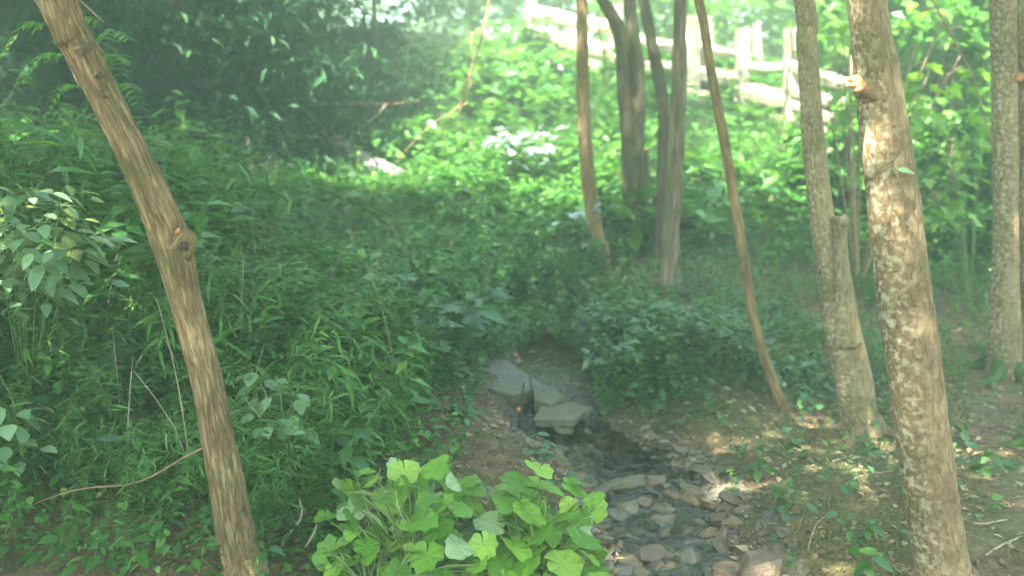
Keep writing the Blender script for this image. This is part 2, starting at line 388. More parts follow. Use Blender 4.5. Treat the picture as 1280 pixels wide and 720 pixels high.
M = {}
M['bark_tan'] = barkmat('bark_tan', (.075,.045,.022), (.30,.20,.10), (.60,.47,.28), moss=.35, bump=1.0, stretch=.11, scale=1.7, crack=.45)
M['bark_patchy'] = barkmat('bark_patchy', (.09,.056,.03), (.26,.18,.098), (.42,.31,.18), lichen=(.55,.50,.33), lich_amt=.42, lich_scale=48.0, moss=.4, bump=.9, stretch=.4, scale=.9, crack=.25)
M['bark_pale'] = barkmat('bark_pale', (.10,.07,.036), (.27,.20,.11), (.42,.33,.19), lichen=(.48,.44,.29), lich_amt=.3, lich_scale=55.0, moss=.5, bump=.9, stretch=.4, scale=1.0, crack=.25)
M['bark_ridged'] = barkmat('bark_ridged', (.05,.04,.022), (.17,.135,.08), (.33,.27,.17), moss=.25, bump=1.0, scale=.7, stretch=.1)
M['bark_dark'] = barkmat('bark_dark', (.035,.027,.016), (.095,.076,.045), (.18,.145,.085), moss=.55, bump=.8)
M['bark_orange'] = barkmat('bark_orange', (.10,.065,.03), (.22,.15,.07), (.33,.24,.12), moss=.2, bump=.5)
M['cutwood'] = plainmat('cut_wood', (.34,.13,.045), (.50,.25,.10), 30, .7)
M['twig'] = plainmat('twig', (.16,.10,.05), (.30,.21,.11), 14)
M['dead'] = plainmat('dead_twig', (.22,.17,.11), (.36,.30,.21), 14)
M['fence'] = barkmat('fence_wood', (.28,.225,.16), (.48,.415,.325), (.64,.58,.48), bump=.5, scale=.5, stretch=.06)
M['bark_log'] = barkmat('log_bark', (.13,.12,.10), (.25,.24,.21), (.33,.32,.29), moss=.5, bump=.5, crack=.3)
M['stem'] = plainmat('green_stem', (.07,.12,.03), (.12,.19,.05), 20, .5)
M['l_grass'] = leafmat('stilt_grass_leaf', [(0.031,0.108,0.017),(0.050,0.167,0.024),(0.072,0.222,0.032),(0.122,0.270,0.052)], gloss=.42)
M['l_weed'] = leafmat('weed_leaf', [(0.028,0.108,0.019),(0.045,0.157,0.026),(0.069,0.211,0.035),(0.133,0.270,0.066)], gloss=.36)
M['l_slope'] = leafmat('slope_weed_leaf', [(0.024,0.108,0.015),(0.045,0.162,0.021),(0.072,0.216,0.028),(0.122,0.281,0.047)], gloss=.34, spec=.5)
M['l_cover'] = leafmat('ground_cover_leaf', [(0.022,0.087,0.021),(0.035,0.124,0.028),(0.055,0.167,0.037),(0.111,0.216,0.066)], gloss=.28, spec=.65)
M['l_big'] = leafmat('broad_leaf', [(0.079,0.224,0.025),(0.132,0.316,0.038),(0.185,0.388,0.051),(0.290,0.459,0.093)], under=(.30,.42,.22), gloss=.45, trans=.30, obj_rand=True)
veined(M['l_big'])
M['l_pale'] = leafmat('pale_leaf', [(.09,.20,.08),(.14,.26,.12),(.20,.32,.17)], under=(.25,.33,.2), gloss=.36, trans=.3, obj_rand=True, spec=.5)  # pale grey-green leaf, its colour lightened further for sky glints
M['l_waxy'] = leafmat('waxy_leaf', [(.15,.25,.22),(.22,.32,.30),(.30,.40,.38)], gloss=.26, trans=.2, obj_rand=True, spec=.8)  # blue-white of the reflected sky is put into the leaf colour
M['l_maple'] = leafmat('maple_leaf', [(.10,.25,.035),(.14,.31,.045),(.18,.35,.055)], gloss=.42, trans=.45, obj_rand=True)
M['l_bright'] = leafmat('sunny_tree_leaf', [(.05,.18,.025),(.075,.23,.035),(.11,.28,.04),(.16,.33,.055)], trans=.42)
M['l_canopy'] = leafmat('canopy_leaf', [(.045,.12,.025),(.06,.15,.03),(.085,.18,.04)], trans=.42)
M['l_dark'] = leafmat('evergreen_leaf', [(.012,.046,.018),(.018,.064,.024),(.028,.085,.030)], trans=.15, gloss=.6, spec=.15)
M['l_litter'] = leafmat('litter_leaf', [(.10,.055,.025),(.20,.12,.06),(.32,.22,.12),(.42,.33,.2),(.16,.17,.05)], trans=.1, gloss=.6)
M['moss'] = leafmat('moss_tuft', [(.08,.11,.02),(.12,.16,.03),(.15,.17,.04)], trans=.2, gloss=.7)
M['s_grey'] = stonemat('grey_stone', (.07,.06,.044), (.20,.172,.13), .35, .2)
M['s_brown'] = stonemat('brown_stone', (.075,.053,.033), (.21,.15,.092), .4, .2)
M['s_red'] = stonemat('reddish_stone', (.09,.055,.037), (.23,.15,.10), .3, .3)
M['s_moss'] = stonemat('mossy_stone', (.075,.065,.045), (.2,.17,.12), .95, .5)
M['s_slab'] = stonemat('slab_stone', (.05,.05,.045), (.17,.165,.145), .6, .4, ns=11.0)

# ground
m, nt, out = newmat('forest_ground'); L = nt.links
geo = nt.nodes.new('ShaderNodeNewGeometry')
n1 = nd(nt, 'ShaderNodeTexNoise', Scale=1.7, Detail=5.0); n2 = nd(nt, 'ShaderNodeTexNoise', Scale=14.0, Detail=6.0, Roughness=.7); n3 = nd(nt, 'ShaderNodeTexNoise', Scale=65.0, Detail=4.0)
for n in (n1, n2, n3): L.new(geo.outputs['Position'], n.inputs['Vector'])
c = ramp(nt, n2.outputs[0], [(.25, (.042,.026,.014)), (.45, (.105,.065,.034)), (.6, (.18,.118,.062)), (.75, (.27,.185,.11))])
c = mixc(nt, ramp(nt, n1.outputs[0], [(.42, (0,0,0)), (.6, (.8,.8,.8))]), c, ramp(nt, n2.outputs[0], [(.3, (.045,.055,.014)), (.7, (.12,.13,.034))]))
c = mixc(nt, .6, c, ramp(nt, n3.outputs[0], [(.3, (.5,.5,.5)), (.7, (1.4,1.35,1.25))]), 'MULTIPLY')
wet = nd(nt, 'ShaderNodeAttribute', attribute_name='wet')
c = mixc(nt, wet.outputs['Fac'], c, ramp(nt, n3.outputs[0], [(.3, (.035,.026,.015)), (.55, (.095,.07,.042)), (.75, (.19,.15,.10))]))
fld = nd(nt, 'ShaderNodeAttribute', attribute_name='meadow')
c = mixc(nt, fld.outputs['Fac'], c, ramp(nt, n2.outputs[0], [(.3, (.05,.10,.02)), (.7, (.11,.17,.04))]))
b = nt.nodes.new('ShaderNodeBsdfPrincipled'); L.new(c, b.inputs['Base Color'])
L.new(ramp(nt, wet.outputs['Fac'], [(0, (.92,)*3), (1, (.35,)*3)]), b.inputs['Roughness'])
mu = nd(nt, 'ShaderNodeMath', operation='ADD'); L.new(n2.outputs[0], mu.inputs[0]); L.new(n3.outputs[0], mu.inputs[1])
bp = nt.nodes.new('ShaderNodeBump'); bp.inputs['Strength'].default_value = .8; bp.inputs['Distance'].default_value = .03
L.new(mu.outputs[0], bp.inputs['Height']); L.new(bp.outputs[0], b.inputs['Normal']); L.new(b.outputs[0], out.inputs[0]); M['ground'] = m
# water
m, nt, out = newmat('stream_water'); L = nt.links
geo = nt.nodes.new('ShaderNodeNewGeometry')
mp = nt.nodes.new('ShaderNodeMapping'); mp.inputs['Scale'].default_value = (1, .55, 1); L.new(geo.outputs['Position'], mp.inputs[0])
w1 = nd(nt, 'ShaderNodeTexNoise', Scale=24.0, Detail=3.0, Distortion=.6); L.new(mp.outputs[0], w1.inputs['Vector'])
bp = nt.nodes.new('ShaderNodeBump'); bp.inputs['Strength'].default_value = .9; bp.inputs['Distance'].default_value = .02; L.new(w1.outputs[0], bp.inputs['Height'])
gl = nt.nodes.new('ShaderNodeBsdfGlossy'); gl.inputs['Roughness'].default_value = .09; L.new(bp.outputs[0], gl.inputs['Normal'])
tr = nt.nodes.new('ShaderNodeBsdfTransparent'); tr.inputs[0].default_value = (.78,.74,.62,1)
fr = nt.nodes.new('ShaderNodeFresnel'); fr.inputs[0].default_value = 1.5; L.new(bp.outputs[0], fr.inputs['Normal'])
mx = nt.nodes.new('ShaderNodeMixShader'); L.new(fr.outputs[0], mx.inputs[0]); L.new(tr.outputs[0], mx.inputs[1]); L.new(gl.outputs[0], mx.inputs[2]); L.new(mx.outputs[0], out.inputs[0]); M['water'] = m

# ------------------------------------------------------------------ ground sheet
def axis(lo, hi, step, far, n):
    core = np.arange(lo, hi + 1e-6, step); g = np.geomspace(step * 1.2, 1.0, n); g = np.cumsum(g) / np.cumsum(g)[-1]
    return np.concatenate([lo - (g * (far + lo))[::-1], core, hi + g * (far - hi)])
gx = axis(-5.0, 5.0, .06, 120, 46); gy = axis(1.6, 13.6, .06, 120, 46)
X, Y = np.meshgrid(gx, gy); Z = ground_z(X.ravel(), Y.ravel())
V = np.stack([X.ravel(), Y.ravel(), Z], -1); nx = len(gx)
i = (np.arange(len(gy) - 1)[:, None] * nx + np.arange(nx - 1)[None, :]).ravel()
F = np.stack([i, i + 1, i + nx + 1, i + nx], -1)
sd = stream_dist(V[:, 0], V[:, 1])
wetv = (1 - sstep(.22, .5, sd)) * (V[:, 1] < 7.3)
mead = sstep(9.5, 12, V[:, 1] + .25 * V[:, 0]) * sstep(-3.5, -.5, V[:, 0])
link('ground', mesh('ground', V, F, M['ground'], attrs={'wet': wetv, 'meadow': mead}), kind='structure')

# stream water: a strip that follows the channel
C = catmull(STREAM, 120); T = np.gradient(C, axis=0); T /= np.linalg.norm(T, axis=1)[:, None]; Nn = np.stack([T[:, 1], -T[:, 0]], -1)
us = np.linspace(-1, 1, 15); half = .34 - .02 * np.clip(C[:, 1] - 4, 0, 4)
W = C[:, None, :] + Nn[:, None, :] * (us[None, :, None] * half[:, None, None])
wz = water_z(C[:, 0], C[:, 1]) - .006
Vw = np.concatenate([W, (wz[:, None] + 0 * us[None, :] + .01 * fbm(W[..., 0] * 7, W[..., 1] * 7, 1.0))[..., None]], -1).reshape(-1, 3)
i = (np.arange(119)[:, None] * 15 + np.arange(14)[None, :]).ravel()
link('stream', mesh('stream', Vw, np.stack([i, i + 1, i + 16, i + 15], -1), M['water']), kind='structure')

# ------------------------------------------------------------------ trees
def crown_mesh(name, clumps, nleaf, size, mat, tmpl=None, droop=-.15, seed=0, flat=.55, jitter=.5):
    "leaves gathered in clumps, each clump a loose shell with gaps"
    g = np.random.default_rng(seed + 100); tmpl = tmpl or leaf_simple(.62)
    clumps = np.asarray(clumps, float); w = clumps[:, 3] ** 2; w /= w.sum()
    idx = g.choice(len(clumps), nleaf, p=w)
    d = g.normal(size=(nleaf, 3)); d /= np.linalg.norm(d, axis=1)[:, None]
    r = g.uniform(.25, 1, nleaf) ** .6 * clumps[idx, 3] * g.uniform(1 - jitter, 1.1, nleaf)
    d[:, 2] *= flat
    pos = clumps[idx, :3] + d * r[:, None]
    rot = rotm(g.uniform(0, 2*math.pi, nleaf), g.normal(droop, .35, nleaf), g.normal(0, .45, nleaf))
    V, F = place(tmpl, pos, rot, size * g.uniform(.6, 1.35, nleaf))
    return V, F
def limb_tubes(root, frm, clumps, mat, origin, r0, seed, n=5):
    g = np.random.default_rng(seed + 7)
    for k in g.choice(len(clumps), min(n, len(clumps)), replace=False):
        a = frm[g.integers(len(frm) // 2, len(frm))]; b = np.asarray(clumps[k][:3])
        mid = (a + b) / 2 + g.normal(0, .12, 3) + np.array([0, 0, -.1 * np.linalg.norm(b - a)])
        pts, rad = resample([a, mid, b], [r0, r0 * .6, r0 * .2], .25)
        V, F, A = tube(pts, rad, 6, amp=.15, seed=seed)
        mb = MB(); mb.add(V, F, 0, A); link('limb', mb.mesh('limb', mat, off=origin, attr=True), root)
def make_tree(name, label, pxpts, Y, bark, base=None, height=8.0, lean=(0, 0), crown_r=1.8, nleaf=5000, leaf=.11, sides=16, step=.06, amp=.12, k=3, m_=4, lump=.1, seed=0, group=None, ridge=False, flare=1.5, cz=None, top_dir=None, leafm='l_canopy', extra=None):
    "pxpts: (px, py, width px) from the top of the picture down to the base"
    C = [P(a, b, Y if not callable(Y) else Y(b)) for a, b, w in pxpts]; Rr = []
    for q, (c_, (a, b, w)) in enumerate(zip(C, pxpts)):
        p0, p1 = C[max(0, q-1)], C[min(len(C)-1, q+1)]; t = p1 - p0; t /= np.linalg.norm(t)
        Rr.append(pxm(w, c_) / 2 * math.sqrt(max(.3, 1 - t[0]**2)))
    C = C[::-1]; Rr = Rr[::-1]                      # base first
    b0 = C[0]; zb = gz(b0[0], b0[1])
    t = (C[1] - C[0]) / np.linalg.norm(C[1] - C[0])
    pts = []; rad = []
    low = np.array([b0[0], b0[1], zb])
    if b0[2] > zb + .04:
        low = b0 - t * ((b0[2] - zb) / max(.3, t[2]))
        pts += [low - t * .18, low, ]; rad += [Rr[0] * flare * 1.25, Rr[0] * (1 + (flare - 1) * .5)]
    else: pts += [b0 - t * .22]; rad += [Rr[0] * flare * 1.2]
    pts += C; rad += Rr
    td = C[-1] - C[-2]; td /= np.linalg.norm(td)
    td = np.array(top_dir) / np.linalg.norm(top_dir) if top_dir is not None else td
    topz = zb + height; p = C[-1].copy(); r = Rr[-1]; nseg = 4; dz = (topz - p[2]) / nseg
    for q in range(nseg):
        up = np.array([td[0] * (1 - q / nseg), td[1], max(.5, td[2])]); p = p + up / up[2] * dz + np.array([lean[0], lean[1], 0]) * dz; r = r * .74
        pts.append(p.copy()); rad.append(r)
    origin = low; TRUNKS.append(low[:2])
    root = thing(name, origin, label, 'tree', group)
    pp, rr = resample(pts, rad, step)
    V, F, A = tube(pp, rr, sides, amp=amp, k=k, m=m_, seed=seed * 3.7, lump=lump, ridge=ridge)
    mb = MB(); mb.add(V, F, 0, A); link('trunk', mb.mesh('trunk', bark, off=origin, attr=True), root)
    g = np.random.default_rng(seed + 50); top = pts[-1]; cz = cz or (height * .62)
    cl = []
    for q in range(16):
        a = g.uniform(0, 2*math.pi); rr_ = crown_r * math.sqrt(g.uniform(0, 1)); f = g.uniform(0, 1)
        zc = zb + cz + f * (height + .8 - cz); sh = 1 - .5 * abs(f - .4)
        ax = top * f + (pts[-3]) * (1 - f)
        cl.append([ax[0] + rr_ * sh * math.cos(a), ax[1] + rr_ * sh * math.sin(a), zc, g.uniform(.5, .95) * crown_r * .55])
    Vc, Fc = crown_mesh(name, cl, nleaf, leaf, None, seed=seed)
    link('crown', mesh('crown', Vc - origin, Fc, M[leafm], False), root)
    limb_tubes(root, pp[len(pp)//2:], cl, bark, origin, rr[int(len(rr)*.75)] * .7, seed, 6)
    return root, origin, pts
def stub(root, origin, pts, rad, bark, cut=True, sides=12, name='branch_stub', amp=.12, seed=1):
    pp, rr = resample(pts, rad, .02)
    V, F, A = tube(pp, rr, sides, amp=amp, seed=seed, lump=.15)
    mb = MB(); mb.add(V, F, 0, A); o = link(name, mb.mesh(name, bark, off=origin, attr=True), root)
    if cut:
        d = pp[-1] - pp[-2]; d /= np.linalg.norm(d)
        V, F, A = tube([pp[-1] - d * .004, pp[-1] + d * .004, pp[-1] + d * .007], [rr[-1] * .93, rr[-1] * .9, rr[-1] * .35], sides, amp=.12, seed=seed)
        mb = MB(); mb.add(V, F, 0, A); link('cut_face', mb.mesh('cut_face', M['cutwood'], off=origin, attr=True), o)
    return o

# leaning tree over the left bank
Y1 = 3.0
root, org, _ = make_tree('leaning_tree', 'leaning tan tree with rough bark and knotted burl above the weedy bank',
    [(70,-10,44),(90,40,44),(118,95,43),(150,160,42),(186,235,44),(212,300,47),(231,370,40),(250,440,38),(263,500,39),(276,570,42),(290,645,44),(308,735,46)], Y1, M['bark_tan'],
    height=7.0, crown_r=2.8, nleaf=9000, sides=56, step=.017, amp=.20, k=7.5, m_=8, lump=.16, seed=1, flare=1.35, top_dir=(-.3, .05, 1))
a = P(222, 318, Y1 - .01); b_ = P(231, 300, Y1 - .02); c_ = P(238, 289, Y1 - .02)
stub(root, org, [a, b_, c_], [.045, .042, .022], M['bark_tan'], False, 14, 'burl', amp=.35, seed=3)
V, F, A = tube([P(229, 312, Y1 - .072), P(230, 302, Y1 - .072)], [.014, .010], 8, amp=.4, seed=5); mb = MB(); mb.add(V, F, 0, A); link('knot_hole', mb.mesh('knot_hole', M['bark_dark'], off=org, attr=True), root)
V, F, A = tube([P(221, 292, Y1 - .05), P(224, 286, Y1 - .055)], [.008, .004], 7, amp=.4, seed=6); mb = MB(); mb.add(V, F, 0, A); link('fresh_scar', mb.mesh('fresh_scar', M['cutwood'], off=org, attr=True), root)
for (kx, ky, kr) in ((103, 62, .020), (124, 93, .014), (131, 118, .013)):
    V, F, A = tube([P(kx, ky, Y1 - .02), P(kx, ky - 1, Y1 - .046), P(kx, ky - 2, Y1 - .054)], [kr * 1.6, kr * .9, kr * .3], 10, amp=.4, seed=kx); mb = MB(); mb.add(V, F, 0, A)
    link('knot', mb.mesh('knot', M['bark_ridged'], off=org, attr=True), root)

# thin tree with the cut sapling at its foot
make_tree('young_tree', 'slim straight tree beside the short broken sapling stump', [(727,-10,14),(728,50,15),(729,120,17),(733,200,18),(742,275,19),(757,345,21)], 7.7, M['bark_orange'], height=9.5, crown_r=1.5, nleaf=500, seed=2, cz=6.8, sides=14, lump=.05)
# twin trunk tree
root, org, _ = make_tree('forked_tree', 'dark tree that forks into twin trunks above its base', [(742,-20,18),(758,8,19),(775,45,20),(780,95,20),(784,150,20),(788,210,23),(791,260,25),(793,315,27)], 8.3, M['bark_dark'], height=10, crown_r=1.6, nleaf=600, seed=3, cz=7.5, sides=18, ridge=True, amp=.2)
mb = MB(); pp, rr = resample([P(792,290,8.33), P(794,215,8.30), P(798,150,8.28), P(797,90,8.28), P(792,45,8.28), P(787,0,8.28), P(783,-120,8.3), P(788,-500,8.4)], [.04,.055,.058,.055,.052,.05,.045,.03], .05)
V, F, A = tube(pp, rr, 16, amp=.18, k=3, m=4, seed=8, lump=.1); mb.add(V, F, 0, A); link('second_trunk', mb.mesh('second_trunk', M['bark_dark'], off=org, attr=True), root)
stub(root, org, [P(798,295,8.25), P(802,250,8.2), P(806,215,8.15), P(809,186,8.12)], [.055,.04,.036,.02], M['bark_dark'], True, 10, 'broken_limb')
# leaning dark one
make_tree('slender_dark_tree', 'dark slender trunk leaning in behind the ridged tree', [(800,-20,14),(806,10,15),(818,70,16),(829,130,16),(829,200,16),(827,270,16),(825,345,19)], 7.7, M['bark_dark'], height=10, crown_r=1.5, nleaf=500, seed=4, cz=7.6, sides=16, ridge=True, amp=.18)
make_tree('ridged_tree', 'straight tree with deeply ridged pale bark in the middle of the slope', [(851,-10,17),(849,60,18),(848,130,20),(845,200,21),(841,270,22),(836,330,22),(833,376,24)], 7.2, M['bark_ridged'], height=9.5, crown_r=1.6, nleaf=600, seed=5, cz=7.2, sides=32, step=.025, amp=.5, k=4.5, m_=3.0, ridge=True, flare=1.3)
make_tree('leaning_sapling', 'very thin bare sapling leaning beside the stream bank', [(871,-10,12),(889,90,12),(907,185,13),(926,300,13),(945,410,13),(984,526,16)], 5.2, M['bark_orange'], height=6.0, crown_r=1.4, nleaf=2600, leaf=.11, seed=6, cz=4.8, lean=(-.1,-.1), sides=12, step=.03, lump=.04)
root, org, _ = make_tree('pale_tree', 'pale barked tree with a sawn-off side stem', [(1004,-10,25),(1008,50,25),(1012,110,26),(1017,180,28),(1026,260,32),(1038,330,38),(1051,400,45),(1066,470,46),(1079,556,52)], 4.9, M['bark_pale'], height=7.5, lean=(-.15,-.15), crown_r=2.0, nleaf=4200, seed=7, cz=5.2, sides=32, step=.025, amp=.08, k=3, m_=6, lump=.2, flare=1.75)
stub(root, org, [P(1060,430,4.86), P(1057,385,4.83), P(1053,340,4.82), P(1050,300,4.82), P(1050,272,4.82)], [.07,.052,.036,.032,.034], M['bark_pale'], True, 16, 'sawn_stem', amp=.14)
V, F, A = tube([P(1052,282,4.79), P(1054,277,4.80), P(1050,271,4.81)], [.02,.036,.03], 12, amp=.3, seed=4); mb = MB(); mb.add(V, F, 0, A); link('callus_rim', mb.mesh('callus_rim', M['bark_pale'], off=org, attr=True), root)
root, org, _ = make_tree('lichen_tree', 'thick tree with patchy lichen bark and orange broken branch stub', [(1083,-10,46),(1090,50,50),(1096,95,56),(1102,140,58),(1110,200,62),(1119,270,64),(1127,340,66),(1137,410,67),(1146,480,67),(1155,550,66),(1166,630,66),(1178,710,67),(1185,758,72)], 3.3, M['bark_patchy'], height=7.5, crown_r=2.3, nleaf=11000, leaf=.13, seed=8, cz=5.0, sides=56, step=.018, amp=.07, k=7, m_=26, lump=.13, flare=1.3)
s = stub(root, org, [P(1094,116,3.29), P(1082,111,3.26), P(1072,106,3.24)], [.058,.042,.028], M['bark_patchy'], False, 14, amp=.3)
for q, (ex, ey, r_) in enumerate(((1056,99,.012),(1058,106,.013),(1066,113,.012),(1067,97,.011),(1063,104,.012))):
    V, F, A = tube([P(1077, 108, 3.22), P((1074+ex)/2, ey - 1, 3.2), P(ex, ey, 3.2)], [r_ * 1.5, r_, .002], 7, amp=.3, seed=q); mb = MB(); mb.add(V, F, 0, A); link('splinter', mb.mesh('splinter', M['cutwood'], off=org, attr=True), s)
LICHEN_ROOT, LICHEN_ORG = root, org
make_tree('brown_tree', 'brown tree with flaking bark on the dry right-hand slope', [(1259,-10,41),(1261,70,41),(1262,150,41),(1263,240,40),(1261,320,40),(1259,400,44),(1256,478,54)], 6.0, M['bark_patchy'], height=9, crown_r=2.2, nleaf=700, seed=9, cz=6.0, sides=30, step=.03, amp=.1, lump=.12, flare=1.8)
root, org, _ = make_tree('edge_tree', 'pale trunk with a round sawn knot next to the brown tree', [(1296,-10,42),(1296,100,42),(1298,300,42),(1305,560,48)], 4.7, M['bark_pale'], height=8, crown_r=2.0, nleaf=1500, seed=10, cz=5.6, sides=24, step=.04, amp=.08)
stub(root, org, [P(1286,100,4.64), P(1276,98,4.60), P(1273,97,4.59)], [.034,.026,.024], M['bark_pale'], True, 12, 'sawn_knot')

def add_roots(root, org, r, n, seed):
    g = np.random.default_rng(seed)
    for q in range(n):
        a = q * 6.28 / n + g.uniform(-.4, .4); L_ = g.uniform(2.6, 4.5) * r; d = np.array([math.cos(a), math.sin(a)])
        pts = []
        for f, dz in ((.35, .55 * r + .03), (.8, .22 * r + .015), (1.5, .0), (1.5 + L_ / r * .5, -.03)):
            x, y = org[0] + d[0] * r * f, org[1] + d[1] * r * f; pts.append([x, y, gz(x, y) + dz])
        pp, rr = resample(pts, [r * .5, r * .42, r * .28, r * .1], .03); V, F, A = tube(pp, rr, 10, amp=.2, seed=q); mb = MB(); mb.add(V, F, 0, A)
        link('root', mb.mesh('root', root.children[0].data.materials[0], off=root.location, attr=True), root)
for ro in [o for o in COL.objects if o.get('category') == 'tree']:
    rad_ = {'pale_tree': .105, 'lichen_tree': .10, 'brown_tree': .13, 'ridged_tree': .08, 'forked_tree': .10, 'leaning_tree': .065, 'slender_dark_tree': .07, 'edge_tree': .09}.get(ro.name)
    if rad_: add_roots(ro, np.array(ro.location), rad_, 5, len(ro.name))

# unseen trees around the viewpoint, added so their crowns shade the brook
def tall_tree(name, label, x, y, h, cr, nleaf, bark, lm, seed, group=None, r=.14, low=.45, leaf=.13, squash=1.0, tm=None, droop=-.15, nclump=22, flat=.55, fpow=.9):
    zb = gz(x, y); o = np.array([x, y, zb]); g = np.random.default_rng(seed + 900)
    root = thing(name, o, label, 'tree', group)
    pts = [[x, y, zb - .2]] + [[x + g.normal(0, .05) * q, y + g.normal(0, .05) * q, zb + h * q / 5] for q in range(0, 6)]
    pp, rr = resample(pts, [r * 1.5, r * 1.2, r, r * .85, r * .65, r * .4, r * .12], .2)
    V, F, A = tube(pp, rr, 12, amp=.12, seed=seed, lump=.1); mb = MB(); mb.add(V, F, 0, A); link('trunk', mb.mesh('trunk', bark, off=o, attr=True), root)
    cl = []
    for q in range(nclump):
        f = g.uniform(0, 1) ** fpow; a = g.uniform(0, 2*math.pi); rr_ = cr * math.sqrt(g.uniform(.05, 1)) * (1 - .62 * f * squash)
        cl.append([x + rr_ * math.cos(a), y + rr_ * math.sin(a), zb + h * (low + (1.02 - low) * f), g.uniform(.28, .5) * cr])
    Vc, Fc = crown_mesh(name, cl, nleaf, leaf, None, tmpl=tm, seed=seed, droop=droop, flat=flat); link('crown', mesh('crown', Vc - o, Fc, M[lm], False), root)
    limb_tubes(root, pp[len(pp)//3:], cl, bark, o, r * .4, seed, 7)
    return root
for q, (x, y, h, cr) in enumerate(((-4.2,1.2,8.5,2.4),(-2.2,-.6,9,2.3),(.4,-1.2,9.5,2.4),(2.6,.4,8.5,2.2),(-5.6,4.6,9,2.5),(4.4,2.6,8,2.0),(-3.0,-4.0,9,2.5),(-4.9,6.9,9.5,2.6),(-3.3,3.2,9,2.4),(-1.3,1.15,9,2.6))):
    tall_tree('shade_tree', 'broadleaf tree standing behind the viewpoint', x, y, h, cr, 6500, M['bark_dark'], 'l_canopy', 20 + q, 'shade trees behind the viewpoint', r=.16, low=.5, leaf=.15)
# dark evergreens on the left
ev = leaf_simple(.30)
for q, (x, y, h, cr, n, low, lab) in enumerate((
    (-5.4,9.6,8.0,2.4,20000,.04,'dense dark evergreen at the far end of the weedy bank'),
    (-3.6,11.6,9.5,2.5,24000,.03,'large dark evergreen whose boughs droop over the fallen log'),
    (-3.2,13.6,7.5,1.5,12000,.05,'dark evergreen standing closest to the bright clearing'),
    (-5.8,13.4,10,2.6,18000,.05,'tall dark evergreen behind the drooping one'),
    (-8.0,11.5,9,2.6,14000,.04,'dark evergreen deep in the shaded wood beyond the leaning tree'),
    (-3.4,16.2,10,2.5,14000,.05,'dark evergreen at the back of the shaded wood'),
    (-6.6,17.0,10,2.8,12000,.04,'broad dark evergreen closing the back of the shaded wood'),
    (-9.5,15.5,10,2.8,12000,.04,'dark evergreen farthest back behind the leaning tree'),
    (-3.3,9.6,6.5,1.7,16000,.02,'dark evergreen with low boughs sweeping the weeds beside the leaning tree'),
    (-2.35,11.2,5.5,1.1,11000,.02,'small dark evergreen overhanging the fallen log'),
    (-4.6,7.8,6.5,1.6,12000,.03,'dark evergreen just beyond the tall weeds of the left bank'))):
    tall_tree('evergreen_tree', lab, x, y, h, cr, int(n * 1.1), M['bark_dark'], 'l_dark', 40 + q, 'dark evergreens in the shaded wood', r=.16, low=low, leaf=.15, tm=ev, droop=-.35, nclump=70, flat=.4, fpow=1.8)
# sunny trees behind the fence and on the right
for q, (x, y, h, cr, n, low, lab) in enumerate((
    (-.6,17.5,6.5,2.1,8000,.12,'pale sunlit tree rising behind the end post of the fence'),
    (1.3,18.5,7,2.4,8000,.1,'bushy sunlit tree behind the three bright rails'),
    (3.4,17.0,6.5,2.2,8500,.1,'bushy green tree behind the middle fence posts'),
    (5.6,15.6,6.5,2.2,8500,.1,'leafy tree behind the lower fence rails'),
    (5.0,12.2,5.0,1.5,7000,.10,'leafy young tree growing between lichen tree and brown tree'),
    (4.3,10.4,4.2,1.1,6000,.04,'low leafy sapling filling the gap right of the lichen tree'),
    (5.7,9.8,4.8,1.4,7000,.04,'leafy young tree directly behind the brown tree'),
    (7.6,12.0,6.5,2.2,8000,.1,'bushy tree beyond the brown tree'),
    (9.5,15.5,8,2.6,6000,.1,'tall leafy tree at the back of the right-hand slope'),
    (-1.0,23,9,3.4,6000,.08,'far pale tree across the clearing'),
    (4.0,24,9,3.4,6000,.08,'far leafy tree behind the fence line'))):
    tall_tree('leafy_tree', lab, x, y, h, cr, n, M['bark_dark'], 'l_bright', 60 + q, 'sunlit trees around the fence', r=.09, low=low, leaf=.17, nclump=46, flat=.6, fpow=1.5)

# the wood that closes the view all round, too far off to tell its trees apart
g = np.random.default_rng(77); cl = []
for q in range(420):
    a = g.uniform(0, 2*math.pi); rr_ = g.uniform(27, 44); zc = g.uniform(0, 1) ** 1.3 * 6.5
    cx, cy_ = rr_ * math.sin(a), 8 + rr_ * math.cos(a); cl.append([cx, cy_, gz(cx, cy_) + zc, g.uniform(1.5, 2.8)])
Vc, Fc = crown_mesh('w', cl, 46000, .68, None, seed=5)
link('far_wood', mesh('far_wood', Vc, Fc, M['l_canopy'], False), label='distant mass of green wood closing the view beyond the clearing', cat='wood', kind='stuff')

for q, (x, y, h, cr, lab) in enumerate(((3.7,8.6,1.5,.7,'leafy bush just right of the lichen tree'),(4.5,8.3,1.3,.7,'leafy bush close beside the brown tree'),(5.3,8.9,1.7,.8,'leafy bush behind the brown tree'),(2.95,9.2,.7,.5,'low leafy bush between the pale tree and the lichen tree'))):
    b_ = tall_tree('leafy_bush', lab, x, y, h, cr, 2600, M['bark_dark'], 'l_slope', 90 + q, 'leafy bushes on the right-hand slope', r=.018, low=.12, leaf=.10, nclump=22, flat=.7, fpow=1.2, squash=.4); b_['category'] = 'bush'

